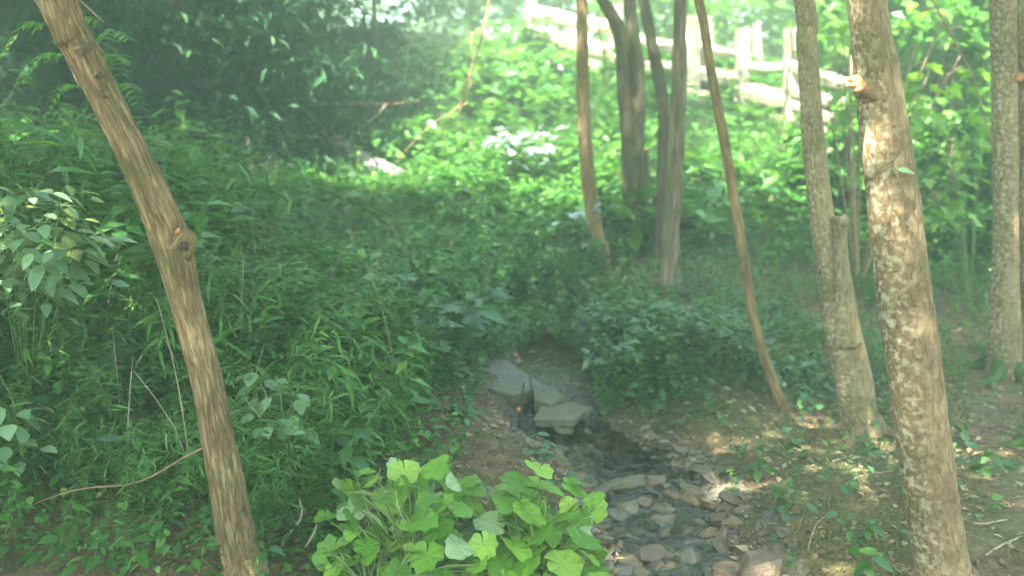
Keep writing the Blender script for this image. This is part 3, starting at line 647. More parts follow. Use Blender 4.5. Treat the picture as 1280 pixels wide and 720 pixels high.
# ------------------------------------------------------------------ split rail fence
fo = P(870, 133, 11.7); fence = thing('split_rail_fence', fo, 'weathered split rail fence in bright sun across the slope', 'fence')
def fpart(name, pts, rad, seed, sides=8, sq=.7):
    pp, rr = resample(pts, rad, .08); V, F, A = tube(pp, rr, sides, amp=.16, k=1.6, m=2.0, seed=seed, lump=.12, square=sq)
    mb = MB(); mb.add(V, F, 0, A); link(name, mb.mesh(name, M['fence'], smooth=False, off=fo, attr=True), fence)
def fpost(px, top, bot, Y, w, seed, lean=0):
    b0 = P(px, bot, Y); t0 = P(px + lean, top, Y); r = pxm(w, b0) / 2 * 1.2
    fpart('post', [b0 - np.array([0, 0, .3]), b0, (b0 + t0) / 2 + [.008, 0, 0], t0 - [0, 0, .03], t0], [r, r, r * .97, r * .92, r * .6], seed)
def frail(a, b, w, seed):
    A_, B_ = P(*a), P(*b); d = (B_ - A_) / np.linalg.norm(B_ - A_); r = pxm(w, A_) / 2 * 1.15; mid = (A_ + B_) / 2 + [0, 0, -.012]
    fpart('rail', [A_ - d * .05, A_ + d * .12, mid, B_ - d * .12, B_ + d * .05], [r * .55, r, r * 1.06, r * .95, r * .5], seed, 7, .35)
fpost(664, -30, 62, 13.6, 11, 1); fpost(768, 6, 112, 12.4, 16, 2); fpost(862, 22, 138, 11.7, 19, 3); fpost(884, 22, 138, 11.85, 14, 4, -3)
fpost(928, 36, 150, 11.35, 15, 5); fpost(986, 38, 172, 11.0, 15, 6, 3); fpost(1072, 70, 192, 10.4, 15, 7)
for q, (l, r, w) in enumerate((((662,14,13.6),(770,36,12.35),14), ((662,40,13.6),(770,66,12.35),17), ((662,64,13.6),(770,92,12.35),19), ((680,90,13.3),(770,114,12.35),11),
    ((766,44,12.4),(868,64,11.7),13), ((766,70,12.4),(868,92,11.7),16), ((766,96,12.4),(868,122,11.7),16),
    ((866,56,11.75),(930,70,11.35),11), ((866,90,11.75),(930,101,11.35),17), ((866,118,11.75),(930,133,11.35),15),
    ((926,82,11.35),(988,84,11.0),9), ((926,112,11.35),(990,128,11.0),20), ((926,140,11.35),(990,150,11.0),9),
    ((984,80,11.0),(1074,112,10.4),15), ((984,112,11.0),(1074,133,10.4),14), ((984,128,11.0),(1074,158,10.4),12), ((984,148,11.0),(1074,178,10.4),12))):
    frail(l, r, w, 20 + q)
b0 = P(948, 140, 12.6); lp = thing('fence_post', b0, 'short weathered post standing alone behind the fence', 'post')
pp, rr = resample([P(948,150,12.6) - [0,0,.2], P(948,120,12.6), P(947,60,12.6), P(946,30,12.6)], [.06,.06,.055,.03], .1)
V, F, A = tube(pp, rr, 8, amp=.2, seed=9, square=.6); mb = MB(); mb.add(V, F, 0, A); link('shaft', mb.mesh('shaft', M['fence'], smooth=False, off=b0, attr=True), lp)
V, F, A = tube([P(946,84,12.52), P(953,86,12.5), P(960,88,12.5)], [.05,.045,.02], 7, amp=.2, seed=3); mb = MB(); mb.add(V, F, 0, A); link('split_rail_end', mb.mesh('split_rail_end', M['fence'], off=b0, attr=True), lp)

# ------------------------------------------------------------------ stones
def ico(sub=2):
    import bmesh
    bm = bmesh.new(); bmesh.ops.create_icosphere(bm, subdivisions=sub, radius=1.0)
    bm.verts.ensure_lookup_table(); V = np.array([v.co[:] for v in bm.verts]); F = np.array([[v.index for v in f.verts] for f in bm.faces]); bm.free(); return V, F
ICO = ico(3)
ICO1V, ICO1F = ico(2)
def stone_geo(seed, flat=.6, cuts=13):
    g = np.random.default_rng(seed); V = (ICO1V if seed == 6 else ICO[0]).copy()
    for c_ in range(cuts):
        n = g.normal(size=3); n /= np.linalg.norm(n); d = g.uniform(.42, .78); h = V @ n; V -= np.where(h > d, h - d, 0)[:, None] * n
    V *= (1.25 + .30 * fbm(V[:, 0] * 2.6 + seed, V[:, 1] * 2.6, V[:, 2] * 2.6))[:, None]
    V *= np.array([1, g.uniform(.65, .9), flat]); return V
STONES = {}
for mk in ('s_grey', 's_brown', 's_red', 's_moss'):
    STONES[mk] = [mesh('stone', stone_geo(s_, fl), ICO[1], M[mk], True) for s_, fl in ((1, .55), (2, .7), (3, .45), (4, .62))]
for ms in STONES.values():
    for m_ in ms: m_.set_sharp_from_angle(angle=R(24))
LAB = {'s_grey': ('grey wet stone in the brook', 'grey stones in the brook'), 's_brown': ('brown wet stone in the brook', 'brown stones in the brook'),
       's_red': ('reddish brown stone along the brook', 'reddish stones along the brook'), 's_moss': ('moss-covered stone along the brook', 'mossy stones along the brook')}
def stone(mk, x, y, r, sink=.35, rz=None, tilt=.25, label=None, sc=(1, 1, 1), dz=0):
    v = rng.integers(4); z = gz(x, y) + r * .5 * (1 - 2 * sink) + dz
    big = 'small ' if r < .032 else ('large ' if r > .055 else 'medium-sized ')
    o = link('stone', STONES[mk][v], None, (x, y, z), label or big + LAB[mk][0], 'stone', None if label else big + LAB[mk][1])
    o.rotation_euler = (rng.normal(0, tilt), rng.normal(0, tilt), rng.uniform(0, 6.28) if rz is None else rz); o.scale = (r * sc[0], r * sc[1], r * sc[2]); return o
def at(px, py, Y): p = P(px, py, Y); return p[0], p[1]
for mk, px, py, Y, r, lab, sc in (
    ('s_grey', 768, 632, 4.05, .085, 'round grey stone standing in the middle of the brook', (1, 1, 1.05)),
    ('s_moss', 770, 586, 4.35, .115, 'wide mossy ledge stone where the brook spills over', (1.35, .7, .8)),
    ('s_moss', 783, 556, 4.70, .075, 'rounded mossy stone just below the dark pool', (1, .8, 1)),
    ('s_red', 905, 700, 3.55, .12, 'big reddish rock where the brook meets the right bank', (1, .9, 1)),
    ('s_red', 955, 695, 3.55, .11, 'pinkish brown rock half buried at the foot of the bank', (1, .9, 1.1)),
    ('s_red', 850, 605, 4.25, .10, 'rusty stone on the right edge of the brook', (1.2, .8, .8)),
    ('s_brown', 815, 600, 4.3, .075, 'small brown stone beside the rusty one', (1, 1, .9)),
    ('s_brown', 688, 408, 6.8, .14, 'brown boulder at the head of the dark pool', (1.1, .8, .9)),
    ('s_grey', 580, 533, 4.75, .085, 'grey stone in the muddy bank below the slabs', (1.1, .8, .7)),
    ('s_brown', 705, 575, 4.45, .08, 'upright brown stone on the left edge of the brook', (.7, .7, 1.4)),
    ('s_brown', 800, 705, 3.55, .10, 'flat brown stone under running water', (1.4, .8, .5)),
    ('s_moss', 850, 680, 3.72, .085, 'flat yellowish mossy stone under the shallow water', (1.3, .8, .6)),
    ('s_red', 822, 692, 3.62, .06, 'small orange-brown stone in the shallow water', (1.3, .8, .7))):
    stone(mk, *at(px, py, Y), r, label=lab, sc=sc)
cnt = 0
while cnt < 170:
    t = rng.uniform(2.2, len(STREAM) - 3.5); k_ = int(t); c_ = STREAM[k_] * (1 - t + k_) + STREAM[k_+1] * (t - k_)
    off = rng.normal(0, .22); dxy = STREAM[k_+1] - STREAM[k_]; nrm = np.array([dxy[1], -dxy[0]]) / np.linalg.norm(dxy); p = c_ + nrm * off
    if p[1] < 3.1 or (4.9 < p[1] < 5.7 and rng.uniform() < .8) or (p[1] > 5.7 and abs(off) < .2): continue
    mk = rng.choice(['s_grey', 's_brown', 's_red', 's_moss'], p=[.34, .34, .17, .15]); stone(mk, p[0], p[1], rng.choice([.024, .034, .05, .075], p=[.30, .30, .26, .14]) * rng.uniform(.85, 1.2), tilt=.35, sink=rng.uniform(.2, .5)); cnt += 1
cnt = 0
while cnt < 120:
    y = rng.uniform(3.25, 4.85); x = np.interp(y, [3.0, 3.45, 4.0, 4.4, 4.85], STREAM[2:7, 0]) + rng.uniform(-.32, .42)
    mk = rng.choice(['s_grey', 's_brown', 's_red', 's_moss'], p=[.38, .36, .12, .14]); stone(mk, x, y, rng.uniform(.028, .075), tilt=.2, sink=rng.uniform(.35, .55), sc=(1.3, 1.05, .5)); cnt += 1
# gravel
n = 3500; t = rng.uniform(1.5, len(STREAM) - 2.2, n); k_ = t.astype(int); c_ = STREAM[k_] * (1 - t + k_)[:, None] + STREAM[k_+1] * (t - k_)[:, None] + rng.normal(0, .2, (n, 2))
G = ico(1); pos = np.column_stack([c_, ground_z(c_[:, 0], c_[:, 1]) + .003]); rot = rotm(rng.uniform(0, 6.28, n), rng.normal(0, .4, n), rng.normal(0, .4, n))
gv = G[0] * np.array([1, .75, .55]) * (1 + .3 * (noise3(G[0][:, 0] * 2, G[0][:, 1] * 2, G[0][:, 2] * 2) - .5))[:, None]
V, F = place((gv, G[1]), pos, rot, rng.uniform(.005, .016, n))
gm = leafmat('gravel', [(.05,.038,.026),(.11,.083,.055),(.20,.165,.12),(.15,.095,.058)], trans=0.0, gloss=.3)
link('gravel', mesh('gravel', V, F, gm), label='small wet gravel on the bed of the brook', cat='gravel', kind='stuff')
n = 900; y = rng.uniform(3.1, 5.0, n); x = np.interp(y, [3.0, 3.45, 4.0, 4.4, 4.85], STREAM[2:7, 0]) + rng.uniform(-.36, .46, n); G2 = (stone_geo(6, .5), ICO1F)
pos = np.column_stack([x, y, ground_z(x, y) + .006]); V, F = place(G2, pos, rotm(rng.uniform(0, 6.28, n), rng.normal(0, .25, n), rng.normal(0, .25, n)), rng.uniform(.014, .034, n))
link('pebbles', mesh('pebbles', V, F, gm, False), label='brown and grey pebbles packed across the shallow brook', cat='pebbles', kind='stuff')
# flat slabs
def slab(poly, th, label, dz=0, seed=0):
    Q = np.array([P(*p) for p in poly]); c_ = Q.mean(0); import bmesh
    me = bpy.data.meshes.new('rock_slab'); bm = bmesh.new(); vt = [bm.verts.new(q - c_) for q in Q]; f = bm.faces.new(vt)
    r = bmesh.ops.extrude_face_region(bm, geom=[f]); 
    for v in r['geom']:
        if isinstance(v, bmesh.types.BMVert): v.co.z -= th; v.co.x *= .93; v.co.y *= .97
    bmesh.ops.recalc_face_normals(bm, faces=bm.faces)
    bmesh.ops.bevel(bm, geom=list(bm.edges), offset=.006, segments=1, affect='EDGES')
    bmesh.ops.triangulate(bm, faces=bm.faces); bmesh.ops.subdivide_edges(bm, edges=bm.edges, cuts=4, use_grid_fill=True)
    co = np.array([v.co[:] for v in bm.verts]); d = .05 * fbm(co[:, 0] * 7 + seed, co[:, 1] * 7, co[:, 2] * 7, 5)
    for v, dd in zip(bm.verts, d): v.co.z += dd
    bm.to_mesh(me); bm.free(); me.materials.append(M['s_slab'])
    for p_ in me.polygons: p_.use_smooth = False
    return link('rock_slab', me, None, c_ + np.array([0, 0, dz]), label, 'slab', 'flat slabs damming the pool')
slab([(604,450,5.85),(632,458,5.80),(660,474,5.66),(664,496,5.35),(640,500,5.26),(612,496,5.30),(594,482,5.48)], .08, 'long tilted grey slab against the leafy bank', seed=1, dz=.035)
slab([(662,474,5.62),(690,487,5.48),(706,500,5.25),(690,510,5.14),(668,506,5.18)], .07, 'short grey slab wedged between the other two', seed=2, dz=.02)
slab([(681,505,5.24),(712,503,5.27),(740,510,5.17),(718,527,4.97),(666,527,4.97)], .045, 'pale pointed slab jutting over the dark pool', seed=3, dz=.012)
o = thing('broken_stick', P(650,520,5.1), 'dark upright broken stick with an orange broken spot beside the slabs', 'stick')
V, F, A = tube([P(650,530,5.1), P(652,505,5.1), P(655,478,5.1)], [.012,.009,.005], 8, amp=.3, seed=3); mb = MB(); mb.add(V, F, 0, A); link('stick', mb.mesh('stick', M['bark_dark'], off=P(650,520,5.1), attr=True), o)
V, F, A = tube([P(648,514,5.07), P(648,510,5.06)], [.013,.011], 8, amp=.3, seed=3); mb = MB(); mb.add(V, F, 0, A); link('broken_face', mb.mesh('broken_face', M['cutwood'], off=P(650,520,5.1), attr=True), o)

# ------------------------------------------------------------------ foreground broad-leaved plants: each leaf its own piece
ROUND = [mesh('leaf', *leaf_round(s_), M['l_big'], True) for s_ in range(9)]
def stalk(mb, a, b, r=.004, bow=.06):
    mid = (np.asarray(a) * .45 + np.asarray(b) * .55) + np.array([rng.normal(0, bow * .4), rng.normal(0, bow * .4), bow]); pp, rr = resample([a, mid, b], [r * 1.3, r, r * .8], .03); V, F, A = tube(pp, rr, 5); mb.add(V, F, 0, A)
def fill(L, n, box):
    "more leaves lower down in the same clump"
    x0, x1, y0, y1 = box
    for _ in range(n):
        px, py = rng.uniform(x0, x1), rng.uniform(y0, y1); L.append((px, py, rng.uniform(26, 44), 3.22 - (py - 590) / 150 * .34 + rng.uniform(0, .12)))
    return L
def broad_plant(label, base, leaves):
    o_ = np.array([base[0], base[1], gz(*base)]); root = thing('broad_leaved_plant', o_, label, 'plant', 'broad-leaved plants by the brook'); mb = MB()
    for (p, size, az, pit, roll) in leaves:
        q = link('leaf', ROUND[rng.integers(9)], root); q.matrix_local = matrix(np.asarray(p) - o_, rotm(az, pit, roll), size); stalk(mb, o_ + np.array([rng.normal(0, .02), rng.normal(0, .02), -.01]), p)
    link('stalks', mb.mesh('stalks', M['stem'], off=o_), root)
def leaves_in(lst, jit=.35):
    out = []
    for (px, py, w, Y) in lst:
        p = P(px + rng.normal(0, 5), py + rng.normal(0, 5), Y + rng.normal(0, .03)); out.append((p, pxm(w, p) * rng.uniform(.62, 1.1), rng.uniform(0, 6.28), rng.normal(0, .22), rng.normal(0, .22) ))
    return out
def tilt_to_cam(L, amt=.35):
    # broad leaves lean out toward the open light above the brook
    return [(p, s, R(-80) + rng.normal(0, 1.3), -amt + rng.normal(0, .3), rng.normal(0, .34) + (2.5 if q % 13 == 6 else 0)) for q, (p, s, a, pi_, ro) in enumerate(L)]
broad_plant('bright broad-leaved plant at the foot of the muddy bank', at(520, 765, 3.0), tilt_to_cam(leaves_in(
    [(505,590,58,3.12),(470,600,44,3.14),(550,588,36,3.14),(520,606,50,3.05),(449,612,46,3.06),(483,622,40,3.0),(496,630,48,2.97),(534,620,40,3.02),(568,616,46,3.04),(460,585,38,3.2),(440,590,34,3.22),
     (552,632,52,2.98),(525,648,40,2.94),(577,640,34,2.98),(436,640,36,3.0),(470,655,36,2.95),(505,660,38,2.93),(545,665,44,2.92),(495,605,40,3.0),(575,600,32,3.1)] + fill([], 66, (430, 590, 585, 690)))))
broad_plant('low pale-edged leafy plant under the bright clump', at(470, 775, 2.9), tilt_to_cam(leaves_in(
    [(470,700,40,2.88),(440,715,38,2.88),(500,715,30,2.86),(420,725,36,2.9),(455,680,30,2.92),(540,690,42,2.86),(570,680,40,2.88),(515,690,26,2.88),(560,712,36,2.84),(590,700,40,2.86),(485,735,36,2.84)] + fill([], 60, (415, 640, 645, 735)))))
broad_plant('broad-leaved plant with large round leaves beside the brook', at(660, 760, 3.0), tilt_to_cam(leaves_in(
    [(652,600,48,3.16),(682,612,50,3.12),(640,625,44,3.08),(660,640,56,3.02),(700,640,48,3.04),(625,640,38,3.05),(612,655,38,3.0),(680,668,52,2.95),(640,675,46,2.93),(715,670,46,2.97),(660,700,50,2.88),(700,705,52,2.88),
     (625,700,40,2.88),(610,680,34,2.92),(735,695,40,2.92),(720,620,34,3.1),(668,590,34,3.2),(730,650,30,3.03),(690,730,50,2.85),(640,730,46,2.84),(738,725,36,2.88),(650,655,44,3.0)] + fill([], 66, (590, 745, 600, 725)))))

# ------------------------------------------------------------------ bushy plants with separate leaves
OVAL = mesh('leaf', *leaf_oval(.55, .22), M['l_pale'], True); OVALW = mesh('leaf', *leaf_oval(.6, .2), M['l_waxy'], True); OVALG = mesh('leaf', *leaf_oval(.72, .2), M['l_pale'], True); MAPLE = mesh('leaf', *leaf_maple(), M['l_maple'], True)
def leafy(name, label, cat, base, tips, leafme, size, per, stem_r=.005, group=None, spread=.12, mat='stem', pit=-.25):
    "stems run from the base to each tip; leaves sit along the last part of each stem"
    o_ = np.array([base[0], base[1], gz(*base)]); root = thing(name, o_, label, cat, group); mb = MB()
    for tp in tips:
        tp = np.asarray(tp); mid = o_ * .4 + tp * .6 + np.array([rng.normal(0, .04), rng.normal(0, .04), .08 * np.linalg.norm(tp - o_)])
        pp, rr = resample([o_ - [0, 0, .03], mid, tp], [stem_r * 1.3, stem_r, stem_r * .5], .06); V, F, A = tube(pp, rr, 5); mb.add(V, F, 0, A)
        for q in range(per):
            f = rng.uniform(.45, 1.0); p = pp[int(f * (len(pp) - 1))]; az = rng.uniform(0, 6.28); s_ = size * rng.uniform(.65, 1.25)
            d = np.array([math.cos(az), math.sin(az), rng.uniform(-.2, .5)]) * rng.uniform(0, spread); pl = p + d
            if np.linalg.norm(d) > .02: stalk(mb, p, pl, stem_r * .35, .01)
            l_ = link('leaf', leafme, root); l_.matrix_local = matrix(pl - o_, rotm(az, rng.normal(pit, .25), rng.normal(0, .3)), s_)
    link('stem', mb.mesh('stem', M[mat], off=o_), root); return root
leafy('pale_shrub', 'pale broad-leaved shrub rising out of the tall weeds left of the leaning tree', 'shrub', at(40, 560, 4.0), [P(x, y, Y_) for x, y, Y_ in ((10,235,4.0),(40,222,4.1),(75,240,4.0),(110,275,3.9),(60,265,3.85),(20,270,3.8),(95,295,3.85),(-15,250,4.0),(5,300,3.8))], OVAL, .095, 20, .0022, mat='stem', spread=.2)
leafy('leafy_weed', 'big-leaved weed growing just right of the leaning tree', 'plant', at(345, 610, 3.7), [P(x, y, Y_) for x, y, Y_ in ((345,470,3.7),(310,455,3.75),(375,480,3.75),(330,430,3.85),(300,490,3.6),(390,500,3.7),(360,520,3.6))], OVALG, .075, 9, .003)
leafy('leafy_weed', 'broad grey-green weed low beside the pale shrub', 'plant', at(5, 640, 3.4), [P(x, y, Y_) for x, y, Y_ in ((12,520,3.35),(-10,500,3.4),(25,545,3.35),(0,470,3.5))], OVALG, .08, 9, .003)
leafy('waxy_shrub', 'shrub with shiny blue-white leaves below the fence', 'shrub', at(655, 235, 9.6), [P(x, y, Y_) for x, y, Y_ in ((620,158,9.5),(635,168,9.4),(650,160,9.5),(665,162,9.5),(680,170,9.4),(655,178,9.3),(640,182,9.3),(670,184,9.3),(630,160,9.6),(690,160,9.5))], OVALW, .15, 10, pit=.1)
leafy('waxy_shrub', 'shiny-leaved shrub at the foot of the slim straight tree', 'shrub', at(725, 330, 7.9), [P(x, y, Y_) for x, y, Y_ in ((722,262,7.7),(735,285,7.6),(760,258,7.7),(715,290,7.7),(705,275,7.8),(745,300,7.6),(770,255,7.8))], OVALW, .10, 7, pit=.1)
leafy('maple_sapling', 'young maple with yellow-green lobed leaves behind the pale tree', 'sapling', at(1075, 330, 7.6), [P(x, y, Y_) for x, y, Y_ in ((1045,10,7.4),(1050,60,7.3),(1062,70,7.4),(1040,40,7.5),(1055,-15,7.4),(1030,95,7.6),(1150,40,7.4),(1165,80,7.5),(1180,20,7.6),(1200,70,7.5),(1150,120,7.4))], MAPLE, .16, 6, .007, mat='twig', pit=-.5, spread=.2)
leafy('maple_sapling', 'young maple with drooping leaves between the lichen tree and the brown tree', 'sapling', at(1215, 360, 7.4), [P(x, y, Y_) for x, y, Y_ in ((1150,210,7.0),(1180,190,7.1),(1200,230,7.2),(1220,160,7.3),(1170,150,7.2),(1230,90,7.4),(1190,110,7.4),(1225,30,7.5),(1160,250,7.0))], MAPLE, .13, 8, .003, mat='stem', pit=-.5, spread=.2)

for (lx, ly, ls, la) in ((1112,207,.055,-2.4),(1122,211,.05,-.8),(1128,213,.04,-.3),(1106,203,.035,-2.9)):
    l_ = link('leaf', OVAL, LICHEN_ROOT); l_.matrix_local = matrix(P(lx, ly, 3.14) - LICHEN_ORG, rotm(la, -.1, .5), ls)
mb = MB(); V, F, A = tube([P(1120,222,3.24), P(1116,214,3.18), P(1112,208,3.14)], [.003,.002,.0015], 5); mb.add(V, F, 0, A); link('sprig', mb.mesh('sprig', M['stem'], off=LICHEN_ORG), LICHEN_ROOT)

def frond(mb, a, b, n, ll, sag=.05):
    a, b = np.asarray(a), np.asarray(b); mid = (a + b) / 2 + [0, 0, sag]; pp, rr = resample([a, mid, b], [.003, .002, .001], .03); V, F, A = tube(pp, rr, 4); mb.add(V, F, 1, A)
    f = np.repeat(np.linspace(.15, 1, n), 2); pos = np.stack([np.interp(f * (len(pp) - 1), np.arange(len(pp)), pp[:, c_]) for c_ in range(3)], -1)
    d = b - a; az = math.atan2(d[1], d[0]); sg = np.tile([1, -1], n); rot = rotm(az + sg * 1.1, rng.normal(-.15, .12, 2 * n), sg * .3)
    V, F = place(leaf_oval(.3, .3), pos, rot, ll * (1.15 - .6 * f)); mb.add(V, F, 0)
o_ = np.array([-2.6, 4.2, gz(-2.6, 4.2)]); fs = thing('feathery_sapling', o_, 'sapling with feathery divided leaves beside the leaning tree top', 'sapling')
mb = MB(); tips = [(130,28,70,50),(60,32,10,60),(118,62,160,48),(140,78,150,92),(80,70,30,100),(100,110,60,140),(150,110,175,135)]
trunk_top = P(20, -60, 4.1); mb2 = MB(); pp, rr = resample([o_ - [0,0,.05], o_ + [.05,0,1.0], trunk_top, trunk_top + [.1,0,.6]], [.014,.012,.008,.004], .08); V, F, A = tube(pp, rr, 6); mb2.add(V, F, 0, A)
for (ax, ay, bx, by) in tips:
    a_ = P(ax, ay, 3.75); b_ = P(bx, by, 3.65); k_ = int(len(pp) * .62); q, r_ = resample([pp[k_], (pp[k_] + a_) / 2 + [0, 0, .06], a_], [.005, .004, .003], .05); V, F, A = tube(q, r_, 5); mb2.add(V, F, 0, A); frond(mb, a_, b_, 9, .07)
link('stem', mb2.mesh('stem', M['twig'], off=o_), fs); link('fronds', mb.mesh('fronds', [M['l_bright'], M['stem']], off=o_), fs, kind='stuff')

# ------------------------------------------------------------------ undergrowth
def weed_template(g, h, nl, ll, lw, kind, spread=.5):
    "stem curve plus leaves; returns (Vs,Fs,Vl,Fl)"
    az = g.uniform(0, 6.28); bend = g.uniform(.1, .45) * h
    zz = np.linspace(0, 1, 3); st = np.stack([bend * zz**2 * math.cos(az), bend * zz**2 * math.sin(az), h * (zz - .18 * zz**3)], -1)
    Vs, Fs, _ = tube(st, np.linspace(.0035, .0012, 3), 3, cap=False)
    f = np.linspace(.18, 1, nl) + g.normal(0, .03, nl); f = np.clip(f, .1, 1)
    pos = np.stack([np.interp(f, zz, st[:, c_]) for c_ in range(3)], -1)
    laz = np.arange(nl) * 2.4 + g.uniform(0, 6.28); rot = rotm(laz, g.normal(.25 if kind == 'blade' else -.05, .3, nl), g.normal(0, .3, nl))
    sz = ll * g.uniform(.7, 1.2, nl) * (1 - .45 * (f > .93))
    tm = leaf_blade(lw, .55) if kind == 'blade' else (leaf_oval(lw, .3) if kind == 'oval' else leaf_simple(lw))
    Vl, Fl = place(tm, pos, rot, sz); return Vs, Fs, Vl, Fl
def scatter(name, label, cat, pts, temps, scale, leafm, keep_stem=True):
    mb_V = []; mb_F = []; mb_M = []; n0 = 0
    ti = rng.integers(len(temps), size=len(pts)); az = rng.uniform(0, 6.28, len(pts)); sc = scale * rng.uniform(.6, 1.3, len(pts)) * (.45 + 1.1 * noise3(pts[:, 0] * .9 + scale * 31, pts[:, 1] * .9, scale * 7))
    z = ground_z(pts[:, 0], pts[:, 1]); pos = np.column_stack([pts, z - .005]); rot = rotm(az, rng.normal(0, .1, len(pts)), rng.normal(0, .1, len(pts)))
    for k_ in range(len(temps)):
        s_ = ti == k_
        if not s_.any(): continue
        Vs, Fs, Vl, Fl = temps[k_]
        for VV, FF, mi in ((Vs, Fs, 1), (Vl, Fl, 0)):
            a_, b_ = place((VV, FF), pos[s_], rot[s_], sc[s_]); mb_V.append(a_); mb_F.append(b_ + n0); mb_M.append(np.full(len(b_), mi)); n0 += len(a_)
    return link(name, mesh(name, np.vstack(mb_V), np.vstack(mb_F), [M[leafm], M['stem']], True, np.concatenate(mb_M)), label=label, cat=cat, kind='stuff')
def area(n, x0, x1, y0, y1, dens=None, clear=.36, gaps=False):
    p = np.column_stack([rng.uniform(x0, x1, n), rng.uniform(y0, y1, n)])
    ok = stream_dist(p[:, 0], p[:, 1]) > clear * rng.uniform(.8, 1.3, n) * np.where(p[:, 1] > 5.7, .6, 1.0)
    for bx, by in TRUNKS: ok &= ~((np.abs(p[:, 0] - bx * p[:, 1] / by) < .2) & (p[:, 1] > by - 1.1) & (p[:, 1] < by + .12) & (rng.uniform(0, 1, n) < .6))
    if gaps: ok &= noise3(p[:, 0] * 1.9 + n * .01, p[:, 1] * 1.9, 4.4) > rng.uniform(.12, .45, n)
    if dens is not None: ok &= rng.uniform(0, 1, n) < dens(p[:, 0], p[:, 1])
    return p[ok]
g = np.random.default_rng(5)
T_stilt = [weed_template(g, 1.0, 20, .16, .13, 'blade') for _ in range(8)]
T_weed = [weed_template(g, 1.0, 26, .145, .48, 'simple') for _ in range(8)]
T_oval = [weed_template(g, 1.0, 12, .34, .55, 'simple') for _ in range(6)]
T_bank = [weed_template(g, 1.0, 18, .17, .6, 'simple') for _ in range(6)]
T_fern = [weed_template(g, 1.0, 24, .30, .20, 'blade', .6) for _ in range(5)]
xs_left = lambda x, y: (x < np.interp(y, [3, 4.2, 5.5, 7, 9], [-.75, -.45, -.35, -.2, -.2])).astype(float)
lo_left = lambda x, y: xs_left(x, y) * np.clip(.25 + .75 * sstep(3.4, 4.3, y + .1 * x), 0, 1)
scatter('stilt_grass', 'tall narrow-leaved grass covering the left bank', 'grass', area(4700, -4.2, -.2, 3.3, 8.5, lo_left, gaps=True), T_stilt, .55, 'l_grass')
scatter('tall_grass', 'tallest arching grass around the pale shrub', 'grass', area(900, -4.0, -1.5, 4.0, 6.5), T_stilt, .95, 'l_grass')
scatter('tall_leafy_weeds', 'tall leafy weeds behind the leaning tree', 'weeds', area(500, -4.2, -1.6, 4.6, 7.5), T_weed, .85, 'l_weed')
scatter('tall_weeds', 'leafy weeds mixed through the grass of the left bank', 'weeds', area(4200, -4.2, -.1, 3.2, 9.5, lo_left, gaps=True), T_weed, .45, 'l_weed')
scatter('jewelweed', 'soft oval-leaved weeds scattered along the left bank', 'weeds', area(900, -3.6, -.1, 3.4, 8.0, lo_left, gaps=True), T_oval, .34, 'l_cover')
n = 260; dx = area(n, -3.6, -.2, 3.4, 8.5, lo_left); mb = MB()
for (x, y) in dx:
    z = gz(x, y); h_ = rng.uniform(.25, .8); b_ = rng.normal(0, .25, 2) * h_; pp, rr = resample([[x, y, z], [x + b_[0] * .4, y + b_[1] * .4, z + h_ * .6], [x + b_[0], y + b_[1], z + h_]], [.0028, .0022, .001], .12); V, F, A = tube(pp, rr, 3); mb.add(V, F, 0, A)
link('dead_stems', mb.mesh('dead_stems', M['dead']), label='thin dry stems standing among the weeds of the left bank', cat='stems', kind='stuff')
scatter('undergrowth', 'broad-leaved undergrowth in front of the shaded wood', 'undergrowth', area(4200, -6, .8, 7.2, 12.5, lambda x, y: (x < np.interp(y, [7, 9, 12.5], [-.1, .5, .8])).astype(float)), T_oval, .30, 'l_weed')
scatter('hollow_weeds', 'low leafy weeds closing the hollow above the pool', 'weeds', area(1500, -.6, .9, 6.0, 9.2, lambda x, y: (stream_dist(x, y) > np.interp(y, [6.0, 6.4, 6.6], [.24, .1, 0])).astype(float), .0), T_weed, .28, 'l_weed')
scatter('bank_weeds', 'leafy weeds crowding over both edges of the pool', 'weeds', area(2600, -.6, 1.5, 5.15, 7.4, lambda x, y: ((stream_dist(x, y) > .24) & (stream_dist(x, y) < 1.2) & ((x > .2) | (y > 5.8))).astype(float) * .75 * sstep(.2, .5, noise3(x * 3.1, y * 3.1, 1.7)), .0), T_bank, .30, 'l_cover')
scatter('slope_weeds', 'green weeds covering the slope below the fence', 'weeds', area(3300, -.4, 6.5, 8.9, 12.5), T_weed, .32, 'l_slope')
scatter('low_slope_weeds', 'low weeds among the slim trunks', 'weeds', area(3300, .2, 6.0, 5.6, 9.1, lambda x, y: sstep(-.2, .5, 1.15 - .38 * (x - (y - 5.6) * 1.3))), T_weed, .19, 'l_slope')
scatter('slope_broadleaf', 'taller broad-leaved clumps mixed into the slope weeds', 'weeds', area(1500, -1.9, 5.0, 8.0, 13.4, gaps=True), T_oval, .42, 'l_slope')
scatter('meadow_grass', 'sunlit grass along the foot of the fence', 'grass', area(2300, -2.5, 6.5, 9.8, 14.5, lambda x, y: sstep(9.5, 11, y + .2 * x)), T_stilt, .34, 'l_bright')
def cover_dens(x, y): return np.clip((1 - sstep(.9, 2.2, x - (y - 4) * .38)) * (.35 + .65 * sstep(3.7, 4.8, y)), .12, 1) * (x > .0) * sstep(.15, .42, noise3(x * 2.3, y * 2.3, 7.0))
